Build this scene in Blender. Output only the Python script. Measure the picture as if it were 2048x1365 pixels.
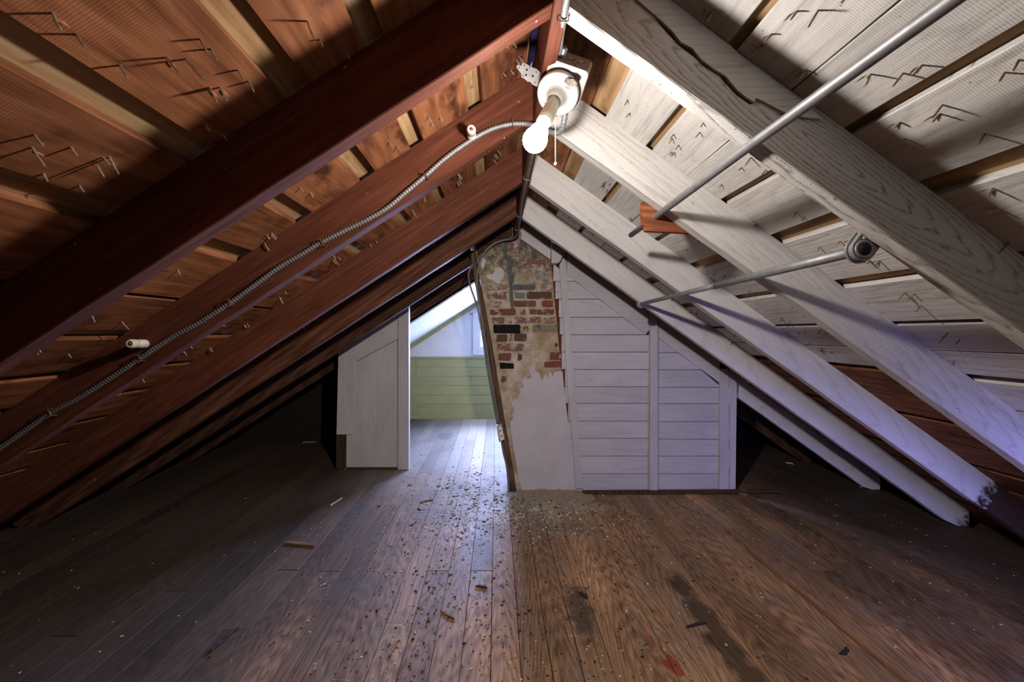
import bpy, math, random
from mathutils import Vector, Matrix, noise
random.seed(7)
S = bpy.context.scene
for o in list(bpy.data.objects): bpy.data.objects.remove(o)
C = S.collection

# ------------------------------------------------------------------ camera
# lens looks level along +Y (shift lens); floor z=0, eye height 1.2 m
H, F, U0, V0 = 1.2, 796.0, 993.0, 665.0
cam = bpy.data.cameras.new('camera'); camo = bpy.data.objects.new('camera', cam); C.objects.link(camo)
camo.location = (0, 0, H); camo.rotation_euler = (math.pi/2, 0, 0)
cam.sensor_width = 36.0; cam.lens = 36.0*F/2048.0
cam.shift_x = (1024-U0)/2048.0; cam.shift_y = -(682.5-V0)/2048.0
cam.clip_start = 0.02
S.camera = camo
# ------------------------------------------------------------------ world
W = bpy.data.worlds.new('world'); S.world = W; W.use_nodes = True
W.node_tree.nodes['Background'].inputs[0].default_value = (0.62, 0.76, 1.0, 1)
W.node_tree.nodes['Background'].inputs[1].default_value = 3.0
# ------------------------------------------------------------------ daylight at the windows (skylight just outside openings; the roof one is an added panel)
def area(name, loc, rot, sx, sy, power, col, soft=False):
    l = bpy.data.lights.new(name, 'AREA'); l.shape = 'RECTANGLE'; l.size = sx; l.size_y = sy
    l.energy = power; l.color = col
    if soft:                                          # even, room-filling skylight: gentle falloff
        l.use_nodes = True; tr = l.node_tree; fo = tr.nodes.new('ShaderNodeLightFalloff'); fo.inputs['Strength'].default_value = 1.0
        tr.links.new(fo.outputs['Linear'], tr.nodes['Emission'].inputs['Strength'])
    o = bpy.data.objects.new(name, l); C.objects.link(o); o.location = loc; o.rotation_euler = rot
    return o
SKY = (0.43, 0.54, 1.0)
area('daylight_far_window', (0.22, 5.66, 1.19), (-math.pi/2, 0, 0), 0.9, 0.42, 132, SKY, True)
area('added_roof_light', (1.36, 4.5, 1.10), (0, math.radians(35.6), 0), 0.78, 1.0, 30, (0.62, 0.74, 1.0))  # unseen panel under the roof deck, added to brighten the far room
area('daylight_eave_window', (2.05, 0.43, 0.36), (math.pi/2, 0, 0), 0.55, 0.36, 10, (0.30, 0.31, 1.0)).data.spread = math.radians(130)
BULB_POWER = 33.0
# ------------------------------------------------------------------ exposure
vs = S.view_settings
vs.view_transform = 'Standard'; vs.look = 'None'; vs.gamma = 1.0; vs.use_curve_mapping = False
vs.exposure = 0.0
S.cycles.max_bounces = 8; S.cycles.diffuse_bounces = 1; S.cycles.transparent_max_bounces = 12

# ------------------------------------------------------------------ helpers
def px(x, y, Y):                       # photograph direction -> point at a known depth
    return Vector(((x-U0)*Y/F, Y, H+(V0-y)*Y/F))
def wm(o):
    m = o.matrix_basis.copy()
    if o.parent: m = wm(o.parent) @ o.matrix_parent_inverse @ m
    return m
def attach(o, parent):
    if parent:
        o.parent = parent; o.matrix_parent_inverse = wm(parent).inverted()
def tag(o, label=None, cat=None, group=None, kind=None):
    if label: o['label'] = label
    if cat: o['category'] = cat
    if group: o['group'] = group
    if kind: o['kind'] = kind
    return o
def mesh(name, v, f, mats, smooth=False, idx=None):
    m = bpy.data.meshes.new(name); m.from_pydata([tuple(p) for p in v], [], f)
    if not isinstance(mats, (list, tuple)): mats = [mats]
    for k in mats: m.materials.append(k)
    if idx: m.polygons.foreach_set('material_index', idx)
    if smooth: m.polygons.foreach_set('use_smooth', [True]*len(f))
    m.validate(); m.update()
    return m
def link(name, me, M=None, parent=None):
    o = bpy.data.objects.new(name, me); C.objects.link(o)
    if M is not None: o.matrix_basis = M
    attach(o, parent)
    return o
def empty(name, loc=(0, 0, 0)):
    o = bpy.data.objects.new(name, None); C.objects.link(o); o.location = loc; o.empty_display_size = .05
    return o
def frame(o, ex, ez):                  # matrix with local x along ex, local z near ez
    ex = Vector(ex).normalized(); ez = Vector(ez); ez = (ez - ex*ez.dot(ex)).normalized(); ey = ez.cross(ex)
    M = Matrix((ex, ey, ez)).transposed().to_4x4(); M.translation = o
    return M
def board_mesh(name, L, Wd, T, mat, seg=4, jit=.0015, ch=.003, skew=(0, 0)):
    """board along local x (0..L), width local y, thickness local z, centred in y,z"""
    v = []; f = []
    a, b = Wd/2, T/2; ch = min(ch, b*.6, a*.6)
    sec = [(-a+ch, -b), (a-ch, -b), (a, -b+ch), (a, b-ch), (a-ch, b), (-a+ch, b), (-a, b-ch), (-a, -b+ch)]
    for i in range(seg+1):
        t = i/seg; jy0 = random.uniform(-jit, jit); jy1 = random.uniform(-jit, jit); jz = random.uniform(-jit, jit)*.4
        for (y, z) in sec:
            x = L*t
            if i == 0: x += skew[0]*y
            if i == seg: x += skew[1]*y
            v.append((x, y+(jy1 if y > 0 else jy0), z+jz))
    for i in range(seg):
        for k in range(8):
            p, q = i*8+k, i*8+(k+1) % 8
            f.append((p, q, q+8, p+8))
    f.append(tuple(range(7, -1, -1))); f.append(tuple(range(seg*8, seg*8+8)))
    return mesh(name, v, f, mat)
def board(name, p0, p1, up, Wd, T, mat, parent=None, **k):
    p0 = Vector(p0); p1 = Vector(p1)
    return link(name, board_mesh(name, (p1-p0).length, Wd, T, mat, **k), frame(p0, p1-p0, up), parent)
def prism(name, pts, Y, depth, mat, parent=None, chs=0.0):
    """polygon traced on the plane at depth Y, given thickness 'depth' backwards; pts in px"""
    P = [px(x, y, Y) for x, y in pts]
    return prism3(name, P, Vector((0, depth, 0)), mat, parent)
def prism3(name, P, d, mat, parent=None):
    P = [Vector(p) for p in P]
    c = sum(P, Vector())/len(P)
    # make the front face wind towards -d
    n = Vector()
    for i in range(len(P)): n += (P[i]-c).cross(P[(i+1) % len(P)]-c)
    if n.dot(d) > 0: P = P[::-1]
    n_ = len(P)
    v = [p-c for p in P] + [p-c+d for p in P]
    f = [tuple(range(n_)), tuple(range(2*n_-1, n_-1, -1))]
    for i in range(n_): f.append((i, i+n_, (i+1) % n_+n_, (i+1) % n_))
    return link(name, mesh(name, v, f, mat), Matrix.Translation(c), parent)
def wall_box(name, x0, x1, y0, y1, Y, depth, mat, parent, jit=.6):
    j = lambda: random.uniform(-jit, jit)
    return prism(name, [(x0+j(), y0+j()*.5), (x1+j(), y0+j()*.5), (x1+j(), y1+j()*.5), (x0+j(), y1+j()*.5)], Y, depth, mat, parent)
def tube_geo(P, R, n=8, cap=True):
    P = [Vector(p) for p in P]; v = []; f = []
    if not isinstance(R, (list, tuple)): R = [R]*len(P)
    t0 = (P[1]-P[0]).normalized(); up = Vector((0, 0, 1)) if abs(t0.z) < .9 else Vector((1, 0, 0))
    a = t0.cross(up).normalized()
    for i, p in enumerate(P):
        t = (P[min(i+1, len(P)-1)]-P[max(i-1, 0)]).normalized()
        a = (a - t*a.dot(t)).normalized(); b = t.cross(a)
        for k in range(n):
            w = 2*math.pi*k/n; v.append(p+(a*math.cos(w)+b*math.sin(w))*R[i])
    for i in range(len(P)-1):
        for k in range(n):
            f.append((i*n+k, i*n+(k+1) % n, (i+1)*n+(k+1) % n, (i+1)*n+k))
    if cap: f.append(tuple(range(n-1, -1, -1))); f.append(tuple(range((len(P)-1)*n, len(P)*n)))
    return v, f
def tube(name, P, R, mat, parent=None, n=8, smooth=True):
    o0 = Vector(P[0])
    v, f = tube_geo([Vector(p)-o0 for p in P], R, n)
    return link(name, mesh(name, v, f, mat, smooth), Matrix.Translation(o0), parent)
def spline(P, n):
    """Catmull-Rom resample"""
    P = [Vector(p) for p in P]; Q = [P[0]*2-P[1]]+P+[P[-1]*2-P[-2]]; out = []
    for i in range(1, len(Q)-2):
        a, b, c, d = Q[i-1], Q[i], Q[i+1], Q[i+2]
        for k in range(n):
            t = k/n
            out.append(.5*((2*b)+(c-a)*t+(2*a-5*b+4*c-d)*t*t+(3*b-a-3*c+d)*t**3))
    out.append(P[-1]); return out
def resample(P, step):
    out = [P[0].copy()]; acc = 0
    for i in range(1, len(P)):
        a, b = P[i-1], P[i]; L = (b-a).length
        if L < 1e-9: continue
        d = step-acc
        while d <= L: out.append(a+(b-a)*(d/L)); d += step
        acc = L-(d-step)
    return out
def ribbed(name, P, r, mat, parent=None, pitch=.0100, n=10):
    Q = resample(spline(P, 12), pitch/3); R = [r*(1.0 if k % 3 else .70) for k in range(len(Q))]
    return tube(name, Q, R, mat, parent, n)
def lathe_geo(prof, n=24):
    v = []; f = []
    for r, z in prof:
        for k in range(n):
            w = 2*math.pi*k/n; v.append(Vector((r*math.cos(w), r*math.sin(w), z)))
    for i in range(len(prof)-1):
        for k in range(n): f.append((i*n+k, i*n+(k+1) % n, (i+1)*n+(k+1) % n, (i+1)*n+k))
    f.append(tuple(range(n-1, -1, -1))); f.append(tuple(range((len(prof)-1)*n, len(prof)*n)))
    return v, f
def lathe(name, prof, M, mat, parent=None, n=24, smooth=True):
    v, f = lathe_geo(prof, n)
    o = link(name, mesh(name, v, f, mat, smooth), M, parent)
    return o

# ------------------------------------------------------------------ materials
class NT:
    def __init__(s, name):
        s.m = bpy.data.materials.new(name); s.m.use_nodes = True; s.t = s.m.node_tree; s.n = s.t.nodes
        s.b = s.n['Principled BSDF']; s.l = s.t.links
    def new(s, t, **k):
        n = s.n.new(t)
        for a, b in k.items():
            if a.startswith('i_'):
                key = a[2:]
                key = int(key) if key.isdigit() else key.replace('_', ' ')
                n.inputs[key].default_value = b
            else: setattr(n, a, b)
        return n
    def lk(s, a, b): s.l.new(a, b)
    def mix(s, a, b, fac, mode='MIX'):
        n = s.new('ShaderNodeMix', data_type='RGBA', blend_type=mode)
        for sock, val in ((n.inputs[0], fac), (n.inputs[6], a), (n.inputs[7], b)):
            if hasattr(val, 'is_output') : s.lk(val, sock)
            elif isinstance(val, (int, float)): sock.default_value = val
            else: sock.default_value = (*val[:3], 1)
        return n.outputs[2]
    def math(s, op, a, b=0.0, c=0.0, clamp=False):
        n = s.new('ShaderNodeMath', operation=op, use_clamp=clamp)
        for i, val in enumerate((a, b, c)):
            if hasattr(val, 'is_output'): s.lk(val, n.inputs[i])
            else: n.inputs[i].default_value = val
        return n.outputs[0]
    def ramp(s, fac, stops):
        n = s.new('ShaderNodeValToRGB'); e = n.color_ramp.elements
        while len(e) < len(stops): e.new(.5)
        for i, (p, c) in enumerate(stops):
            e[i].position = p; e[i].color = (*c[:3], 1) if not isinstance(c, (int, float)) else (c, c, c, 1)
        s.lk(fac, n.inputs[0]); return n.outputs[0]
    def noise(s, vec, scale, detail=4, rough=.55, dist=0.0):
        n = s.new('ShaderNodeTexNoise'); n.inputs['Scale'].default_value = scale; n.inputs['Detail'].default_value = detail
        n.inputs['Roughness'].default_value = rough; n.inputs['Distortion'].default_value = dist
        s.lk(vec, n.inputs['Vector']); return n.outputs['Fac']
    def vmul(s, vec, xyz):
        n = s.new('ShaderNodeVectorMath', operation='MULTIPLY'); s.lk(vec, n.inputs[0]); n.inputs[1].default_value = xyz; return n.outputs[0]
    def vadd(s, a, b):
        n = s.new('ShaderNodeVectorMath', operation='ADD'); s.lk(a, n.inputs[0])
        if hasattr(b, 'is_output'): s.lk(b, n.inputs[1])
        else: n.inputs[1].default_value = b
        return n.outputs[0]
    def coords(s, spread=(1.2, .25, .12)):
        tc = s.new('ShaderNodeTexCoord'); oi = s.new('ShaderNodeObjectInfo')
        wn = s.new('ShaderNodeTexWhiteNoise', noise_dimensions='1D'); s.lk(oi.outputs['Random'], wn.inputs['W'])
        off = s.vmul(s.vadd(wn.outputs['Color'], (-.5, -.5, -.5)), spread)
        s.rand = oi.outputs['Random']; s.obj = tc.outputs['Object']
        return s.vadd(tc.outputs['Object'], off)
    def bump(s, h, strength, dist=.003, chain=None):
        n = s.new('ShaderNodeBump'); n.inputs['Strength'].default_value = strength; n.inputs['Distance'].default_value = dist
        s.lk(h, n.inputs['Height'])
        if chain is not None: s.lk(chain, n.inputs['Normal'])
        return n.outputs[0]
    def out(s, col, rough=.6, normal=None, metal=0.0, spec=.4):
        if hasattr(col, 'is_output'): s.lk(col, s.b.inputs['Base Color'])
        else: s.b.inputs['Base Color'].default_value = (*col[:3], 1)
        if hasattr(rough, 'is_output'): s.lk(rough, s.b.inputs['Roughness'])
        else: s.b.inputs['Roughness'].default_value = rough
        s.b.inputs['Metallic'].default_value = metal; s.b.inputs['Specular IOR Level'].default_value = spec
        if normal is not None: s.lk(normal, s.b.inputs['Normal'])
        return s.m
AX = {'x': (1, 0, 0), 'y': (0, 1, 0), 'z': (0, 0, 1)}
def stretch(axis, s):
    return tuple(s if a else 1.0 for a in AX[axis])
def wood(name, dark, mid, light, axis='x', rings=10.0, ringamt=.5, rough=.65, saw=.0, spec=.3, tone=.35, blot=None, speck=None):
    t = NT(name); c = t.coords()
    g1 = t.noise(t.vmul(c, stretch(axis, .06)), 55, 5, .6)
    g2 = t.noise(t.vmul(c, stretch(axis, .25)), 5, 3, .5)
    rv = t.vmul(c, stretch(axis, .10))
    w = t.new('ShaderNodeTexWave', wave_type='RINGS', rings_direction='SPHERICAL', wave_profile='SIN')
    w.inputs['Scale'].default_value = rings*2.6; w.inputs['Distortion'].default_value = 6.0; w.inputs['Detail'].default_value = 3.0
    w.inputs['Detail Scale'].default_value = 1.6; t.lk(rv, w.inputs['Vector'])
    wf = w.outputs['Fac']
    k = t.math('ADD', t.math('MULTIPLY', g1, 1-ringamt*.6), t.math('MULTIPLY', wf, ringamt*.35))
    col = t.ramp(k, [(.25, dark), (.5, mid), (.78, light)])
    v = t.math('ADD', t.math('MULTIPLY', t.rand, tone), 1-tone*.5)
    v2 = t.math('ADD', t.math('MULTIPLY', g2, .8), .6)
    hv = t.new('ShaderNodeHueSaturation'); t.lk(col, hv.inputs['Color']); t.lk(t.math('MULTIPLY', v, v2), hv.inputs['Value'])
    col = hv.outputs[0]
    if blot:
        b = t.noise(t.vmul(c, stretch(axis, .5)), blot[1], 4, .6)
        col = t.mix(col, blot[0], t.ramp(b, [(blot[2], 0.0), (blot[2]+.12, 1.0)]))
    if speck:
        b = t.noise(t.vadd(c, (3, 1, 2)), speck[1], 2, .6)
        col = t.mix(col, speck[0], t.ramp(b, [(speck[2], 0.0), (speck[2]+.03, 1.0)]))
    n = t.bump(g1, .35, .0025)
    n = t.bump(wf, .15*ringamt, .002, n)
    if saw > 0:
        b = t.new('ShaderNodeTexWave', wave_type='BANDS', bands_direction=axis.upper(), wave_profile='SIN')
        b.inputs['Scale'].default_value = 70; b.inputs['Distortion'].default_value = 5.0; b.inputs['Detail'].default_value = 3; b.inputs['Detail Scale'].default_value = .35
        t.lk(t.vmul(c, tuple(1.0 if q else .35 for q in AX[axis])), b.inputs['Vector'])
        sf = t.math('MULTIPLY', b.outputs['Fac'], t.ramp(t.noise(t.vadd(c, (2, 6, 1)), 7, 4, .6), [(.35, 0.1), (.6, 1.0)]))
        n = t.bump(sf, saw*.5, .0015, n)
        br = t.math('ADD', t.math('MULTIPLY', sf, .30*saw), 1-.12*saw)
        h2 = t.new('ShaderNodeHueSaturation'); t.lk(col, h2.inputs['Color']); t.lk(br, h2.inputs['Value']); col = h2.outputs[0]
    return t.out(col, rough, n, spec=spec)
def painted(name, base, axis='x', grain=.35, rings=9.0, under=(.10, .045, .022), wear=.72, end=None, rough=.62, linecol=(.30, .27, .25), saw=.25, tone=.08, ringk=.25, centre=None):
    """old whitewash over rough wood: grain lines telegraph through, bare wood shows where it has worn"""
    t = NT(name); c = t.coords()
    if centre: c = t.vadd(t.obj, centre)
    g1 = t.noise(t.vmul(c, stretch(axis, .05)), 60, 5, .62)
    g2 = t.noise(t.vmul(c, stretch(axis, .4)), 4, 4, .6)
    w = t.new('ShaderNodeTexWave', wave_type='RINGS', rings_direction='SPHERICAL', wave_profile='SIN')
    w.inputs['Scale'].default_value = rings*2.6; w.inputs['Distortion'].default_value = 5.0; w.inputs['Detail'].default_value = 1.2
    w.inputs['Detail Scale'].default_value = 1.4; w.inputs['Detail Roughness'].default_value = .6
    t.lk(t.vmul(c, stretch(axis, .13)), w.inputs['Vector'])
    fine = t.ramp(g1, [(.30, 1.0), (.47, 0.0)])
    ringl = t.math('MULTIPLY', t.ramp(w.outputs['Fac'], [(.0, 1.0), (.20, 0.0)]), t.ramp(t.noise(t.vmul(t.vadd(c, (1, 3, 8)), stretch(axis, .5)), 130, 2, .6), [(.36, .15), (.56, 1.0)]))
    rmask = t.math('MULTIPLY', ringl, t.ramp(t.noise(t.vmul(t.vadd(c, (5, 2, 1)), stretch(axis, .4)), 6, 4, .7), [(.38, 0.0), (.56, 1.0)]))
    if centre:
        ln = t.new('ShaderNodeVectorMath', operation='LENGTH'); t.lk(t.vmul(c, (.30, 1, 1)), ln.inputs[0])
        rmask = t.math('MULTIPLY', ringl, t.ramp(ln.outputs['Value'], [(.02, 1.0), (.12, .75), (.30, .22)]))
    dirty = t.ramp(g2, [(.3, tuple(b*.82 for b in base)), (.65, base)])
    col = t.mix(dirty, linecol, t.math('MULTIPLY', fine, grain))
    col = t.mix(col, tuple(l*.7 for l in linecol), t.math('MULTIPLY', rmask, ringk, clamp=True))
    wr = t.ramp(t.noise(t.vmul(t.vadd(c, (9, 4, 6)), stretch(axis, .35)), 26, 5, .65), [(wear, 0.0), (wear+.025, 1.0)])
    if end is not None:
        sx = t.new('ShaderNodeSeparateXYZ'); t.lk(t.obj, sx.inputs[0])
        e = t.math('ADD', sx.outputs[0], t.math('MULTIPLY', t.noise(t.vmul(t.obj, (.6, 1, 1)), 34, 6, .7), .35))
        er = t.ramp(t.math('SUBTRACT', e, end-.5), [(.63, 0.0), (.69, 1.0)])
        wr = t.math('MAXIMUM', wr, er)
    sp = t.ramp(t.noise(t.vmul(t.vadd(c, (2, 7, 3)), stretch(axis, .6)), 75, 3, .7), [(.70, 0.0), (.72, 1.0)])
    col = t.mix(col, (.09, .065, .05), t.math('MULTIPLY', sp, .8))
    col = t.mix(col, under, wr)
    v = t.math('ADD', t.math('MULTIPLY', t.rand, tone), 1-tone*.5)
    hv = t.new('ShaderNodeHueSaturation'); t.lk(col, hv.inputs['Color']); t.lk(v, hv.inputs['Value'])
    n = t.bump(g1, .8, .003); n = t.bump(w.outputs['Fac'], ringk*.5, .003, n)
    n = t.bump(t.noise(c, 160, 2), .25, .0015, n)
    if saw:
        b = t.new('ShaderNodeTexWave', wave_type='BANDS', bands_direction=axis.upper())
        b.inputs['Scale'].default_value = 75; b.inputs['Distortion'].default_value = 5; b.inputs['Detail'].default_value = 3; b.inputs['Detail Scale'].default_value = .35
        t.lk(t.vmul(c, tuple(1.0 if q else .35 for q in AX[axis])), b.inputs['Vector'])
        n = t.bump(b.outputs['Fac'], saw*.45, .0015, n)
    return t.out(hv.outputs[0], rough, n, spec=.3)
def plain(name, col, rough=.6, metal=0.0, nscale=30, namt=.15, bump=.1, spec=.4, alt=None):
    t = NT(name); c = t.coords((3, 3, 3)); n = t.noise(c, nscale, 4, .6)
    c2 = alt if alt else tuple(max(0, x*(1-namt*2)) for x in col)
    cc = t.ramp(n, [(.3, c2), (.62, col)])
    return t.out(cc, rough, t.bump(t.noise(c, nscale*4, 3), bump, .002), metal, spec)

M = {}
M['rafter_brown'] = wood('red_brown_rafter_wood', (.055, .015, .0070), (.105, .032, .017), (.17, .060, .036), rings=7, ringamt=.12, saw=.35, rough=.7, spec=.15, speck=((.5, .45, .4), 60, .74))
M['rafter_knotty'] = wood('knotty_old_rafter_wood', (.05, .018, .010), (.13, .050, .028), (.26, .13, .08), rings=4, ringamt=.4, saw=.1, rough=.7, spec=.12, blot=((.4, .33, .25), 16, .70))
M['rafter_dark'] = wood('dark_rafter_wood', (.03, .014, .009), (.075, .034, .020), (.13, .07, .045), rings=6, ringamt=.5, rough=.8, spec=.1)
M['roof_brown'] = wood('brown_roof_board_wood', (.11, .038, .015), (.25, .095, .042), (.37, .165, .08), rings=6, ringamt=.35, saw=.45, rough=.75, spec=.15, tone=.5, blot=((.075, .024, .012), 8, .55))
M['deck_tan'] = wood('tan_roof_sheathing_wood', (.20, .105, .045), (.40, .245, .12), (.60, .44, .27), axis='y', rings=4, ringamt=.4, rough=.8, blot=((.10, .05, .025), 12, .60))
WHITE = (.70, .67, .645)
M['white_rafter'] = painted('whitewashed_rafter_paint', WHITE, grain=.46, rings=9, wear=.75, ringk=.3)
M['white_rafter_near'] = painted('swirl_grained_rafter_paint', WHITE, grain=.30, rings=13, wear=.76, ringk=.85, linecol=(.22, .19, .17), centre=(-.655, 0, -.072))
M['white_rafter_smooth'] = painted('smooth_white_rafter_paint', (.69, .66, .64), grain=.14, rings=5, wear=.78, saw=.12)
M['white_rafter_end'] = painted('white_rafter_paint_worn_at_end', (.69, .66, .64), grain=.2, rings=5, wear=.76, end=2.64, saw=.35, under=(.045, .022, .014))
M['white_rafter_foot'] = painted('white_rafter_paint_bare_foot', (.69, .66, .64), grain=.14, rings=5, wear=.78, end=3.32, saw=.12, under=(.045, .022, .014))
M['white_roof'] = painted('whitewashed_roof_board_paint', (.66, .63, .60), grain=.62, rings=7, wear=.73, saw=.5, tone=.14)
M['white_wall'] = painted('white_wall_board_paint', (.55, .52, .52), grain=.22, rings=4, wear=.80, saw=.05, linecol=(.36, .32, .32))
M['white_wall_z'] = painted('white_upright_board_paint', (.55, .52, .515), axis='z', grain=.2, rings=4, wear=.78, saw=.05, linecol=(.36, .32, .32))
M['edge_wood'] = plain('splintered_raw_wood', (.42, .17, .07), .8, nscale=60, namt=.25)
M['dark_wood'] = wood('dark_weathered_wood', (.03, .017, .011), (.075, .042, .026), (.13, .08, .05), axis='z', rings=6, rough=.8, spec=.1)
M['shade_black'] = plain('shade_black_boards', (.012, .009, .007), .9, nscale=12)  # near-black boards: the deep shade of the eaves put into the colour
M['pole_wood'] = wood('round_pole_wood', (.035, .017, .009), (.125, .065, .034), (.21, .13, .08), axis='z', rings=7, ringamt=.6, rough=.7, spec=.2)
M['bracket_wood'] = wood('reddish_bracket_wood', (.15, .045, .018), (.33, .11, .045), (.46, .20, .09), rings=5, ringamt=.7, rough=.7)
M['green'] = plain('olive_green_paint', (.36, .355, .165), .5, nscale=5, namt=.06, bump=.05)
M['plaster_wall'] = plain('white_wall_plaster', (.74, .75, .77), .7, nscale=6, namt=.04, bump=.08)
M['white_trim'] = plain('white_gloss_trim_paint', (.78, .79, .80), .4, nscale=8, namt=.04, bump=.03)
M['galv'] = plain('galvanised_steel', (.31, .31, .32), .52, .5, nscale=40, namt=.12, bump=.05)
M['steel_box'] = plain('dull_steel_box', (.32, .30, .28), .5, .7, nscale=60, namt=.15, bump=.05)
M['white_steel'] = plain('pale_zinc_plate', (.72, .74, .76), .4, .2, nscale=40, namt=.1, bump=.03)
M['nail'] = plain('dull_nail_steel', (.50, .45, .36), .45, .35, nscale=80, namt=.2, bump=.05)
M['nail_white'] = plain('paint_specked_rusty_nail', (.24, .17, .09), .6, .3, nscale=80, namt=.3, bump=.05)
M['porcelain'] = plain('white_porcelain', (.82, .80, .76), .3, nscale=5, namt=.03, bump=.02)
M['old_porcelain'] = plain('grubby_white_porcelain', (.74, .68, .60), .4, nscale=60, namt=.15, bump=.03)
M['cream'] = plain('cream_plastic', (.85, .81, .66), .35, nscale=5, namt=.03, bump=.02)
M['cable_grey'] = plain('grey_sheathed_cable', (.20, .19, .18), .55, .2, nscale=60, namt=.2, bump=.05)
M['staple'] = plain('rusty_staple_wire', (.25, .13, .08), .5, .5, nscale=60, namt=.2)
M['black'] = plain('black_hollow', (.006, .006, .006), .8, nscale=20, namt=.1)
M['outlet'] = plain('grey_outlet_plastic', (.42, .42, .40), .5, nscale=30, namt=.1)
M['navy'] = plain('dark_navy_strip', (.028, .02, .075), .5, nscale=60, namt=.3)
M['dust'] = plain('tan_mortar_dust', (.36, .28, .20), .95, nscale=50, namt=.25, bump=.6)
M['rust'] = plain('flaked_mortar_crust', (.42, .36, .30), .9, nscale=90, namt=.4, bump=.8)

# floor boards: stains and painted eave shade keyed to places on the floor
def floor_mat():
    t = NT('worn_floor_board_wood'); c = t.coords()
    g1 = t.noise(t.vmul(c, (.05, 1, 1)), 70, 5, .62)
    w = t.new('ShaderNodeTexWave', wave_type='RINGS', rings_direction='SPHERICAL', wave_profile='SIN')
    w.inputs['Scale'].default_value = 34; w.inputs['Distortion'].default_value = 7; w.inputs['Detail'].default_value = 1.5; w.inputs['Detail Scale'].default_value = 1.2
    t.lk(t.vmul(c, (.10, 1, 1)), w.inputs['Vector'])
    k = t.math('ADD', t.math('MULTIPLY', g1, .78), t.math('MULTIPLY', w.outputs['Fac'], .2))
    col = t.ramp(k, [(.28, (.14, .070, .035)), (.50, (.38, .205, .105)), (.74, (.55, .34, .20))])
    geo = t.new('ShaderNodeNewGeometry'); P = geo.outputs['Position']
    big = t.noise(t.vmul(P, (1, .45, 1)), 2.6, 5, .6)
    st = t.ramp(big, [(.44, 1.0), (.62, 0.0)])
    col = t.mix(col, (.05, .034, .026), t.math('MULTIPLY', st, .45))
    sm = t.noise(t.vmul(P, (1, .6, 1)), 17, 3, .55)
    col = t.mix(col, (.035, .026, .024), t.math('MULTIPLY', t.ramp(sm, [(.62, 0.0), (.74, 1.0)]), .6))
    grey = t.noise(t.vadd(P, (7, 3, 0)), 3.4, 4, .6)
    col = t.mix(col, (.19, .165, .15), t.math('MULTIPLY', t.ramp(grey, [(.48, 0.0), (.68, 1.0)]), .45))
    sx = t.new('ShaderNodeSeparateXYZ'); t.lk(P, sx.inputs[0]); X, Y = sx.outputs[0], sx.outputs[1]
    def blob(cx, cy, rx, ry, scale, amt, edge=.5):
        dx = t.math('DIVIDE', t.math('SUBTRACT', X, cx), rx); dy = t.math('DIVIDE', t.math('SUBTRACT', Y, cy), ry)
        d = t.math('SQRT', t.math('ADD', t.math('MULTIPLY', dx, dx), t.math('MULTIPLY', dy, dy)))
        d = t.math('ADD', d, t.math('MULTIPLY', t.math('SUBTRACT', t.noise(P, scale, 4, .6), .5), 2.2))
        return t.math('MULTIPLY', t.ramp(d, [(1-edge*.5, 1.0), (1.0, 0.0)]), amt)
    # paler board colour in the finished room and its doorway
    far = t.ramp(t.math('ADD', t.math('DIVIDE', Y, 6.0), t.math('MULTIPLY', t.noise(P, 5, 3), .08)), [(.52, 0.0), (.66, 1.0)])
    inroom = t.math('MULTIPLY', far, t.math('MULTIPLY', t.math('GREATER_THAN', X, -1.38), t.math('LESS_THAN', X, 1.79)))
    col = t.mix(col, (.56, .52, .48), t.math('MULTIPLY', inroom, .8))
    # mortar dust in front of the chimney, an oily patch, red paint marks, blue-grey paint smears
    col = t.mix(col, (.33, .27, .20), blob(.25, 2.78, .5, .26, 9, .85, .9))
    col = t.mix(col, (.35, .31, .27), blob(-.05, 2.85, .75, .55, 12, .5, 1.2))
    col = t.mix(col, (.03, .019, .012), blob(.88, 1.55, .07, .55, 6, .85, .9))
    col = t.mix(col, (.03, .022, .018), blob(.36, 1.72, .07, .2, 10, .8, .9))
    col = t.mix(col, (.25, .03, .025), blob(.635, 1.43, .035, .045, 30, .8, .4))
    col = t.mix(col, (.25, .03, .025), blob(.60, 1.56, .012, .05, 40, .6, .4))
    col = t.mix(col, (.20, .28, .29), blob(-.6, 4.6, .12, .16, 14, .6, .6))
    col = t.mix(col, (.20, .26, .32), blob(-.1, 2.2, .1, .3, 18, .45, .6))
    eave_shade = t.ramp(t.math('MULTIPLY', .4, t.math('ADD', t.math('ABSOLUTE', t.math('ADD', X, -.6)), t.math('MULTIPLY', t.noise(t.vmul(P, (1, .3, 1)), 3, 4, .6), .8))), [(.48, 0.0), (.88, 1.0)])
    col = t.mix(col, (.032, .024, .019), t.math('MULTIPLY', eave_shade, .9))  # shade towards the eaves mixed into the board colour
    pep = t.noise(P, 210, 2, .5)
    col = t.mix(col, (.05, .03, .02), t.math('MULTIPLY', t.ramp(pep, [(.66, 0.0), (.70, 1.0)]), .6))
    v = t.math('ADD', t.math('MULTIPLY', t.rand, .45), .78)
    hv = t.new('ShaderNodeHueSaturation'); t.lk(col, hv.inputs['Color']); t.lk(v, hv.inputs['Value'])
    n = t.bump(g1, .5, .002); n = t.bump(w.outputs['Fac'], .15, .002, n); n = t.bump(pep, .15, .002, n)
    ro = t.ramp(grey, [(.3, .58), (.7, .75)])
    return t.out(hv.outputs[0], ro, n, spec=.28)
M['floor'] = floor_mat()

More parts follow.
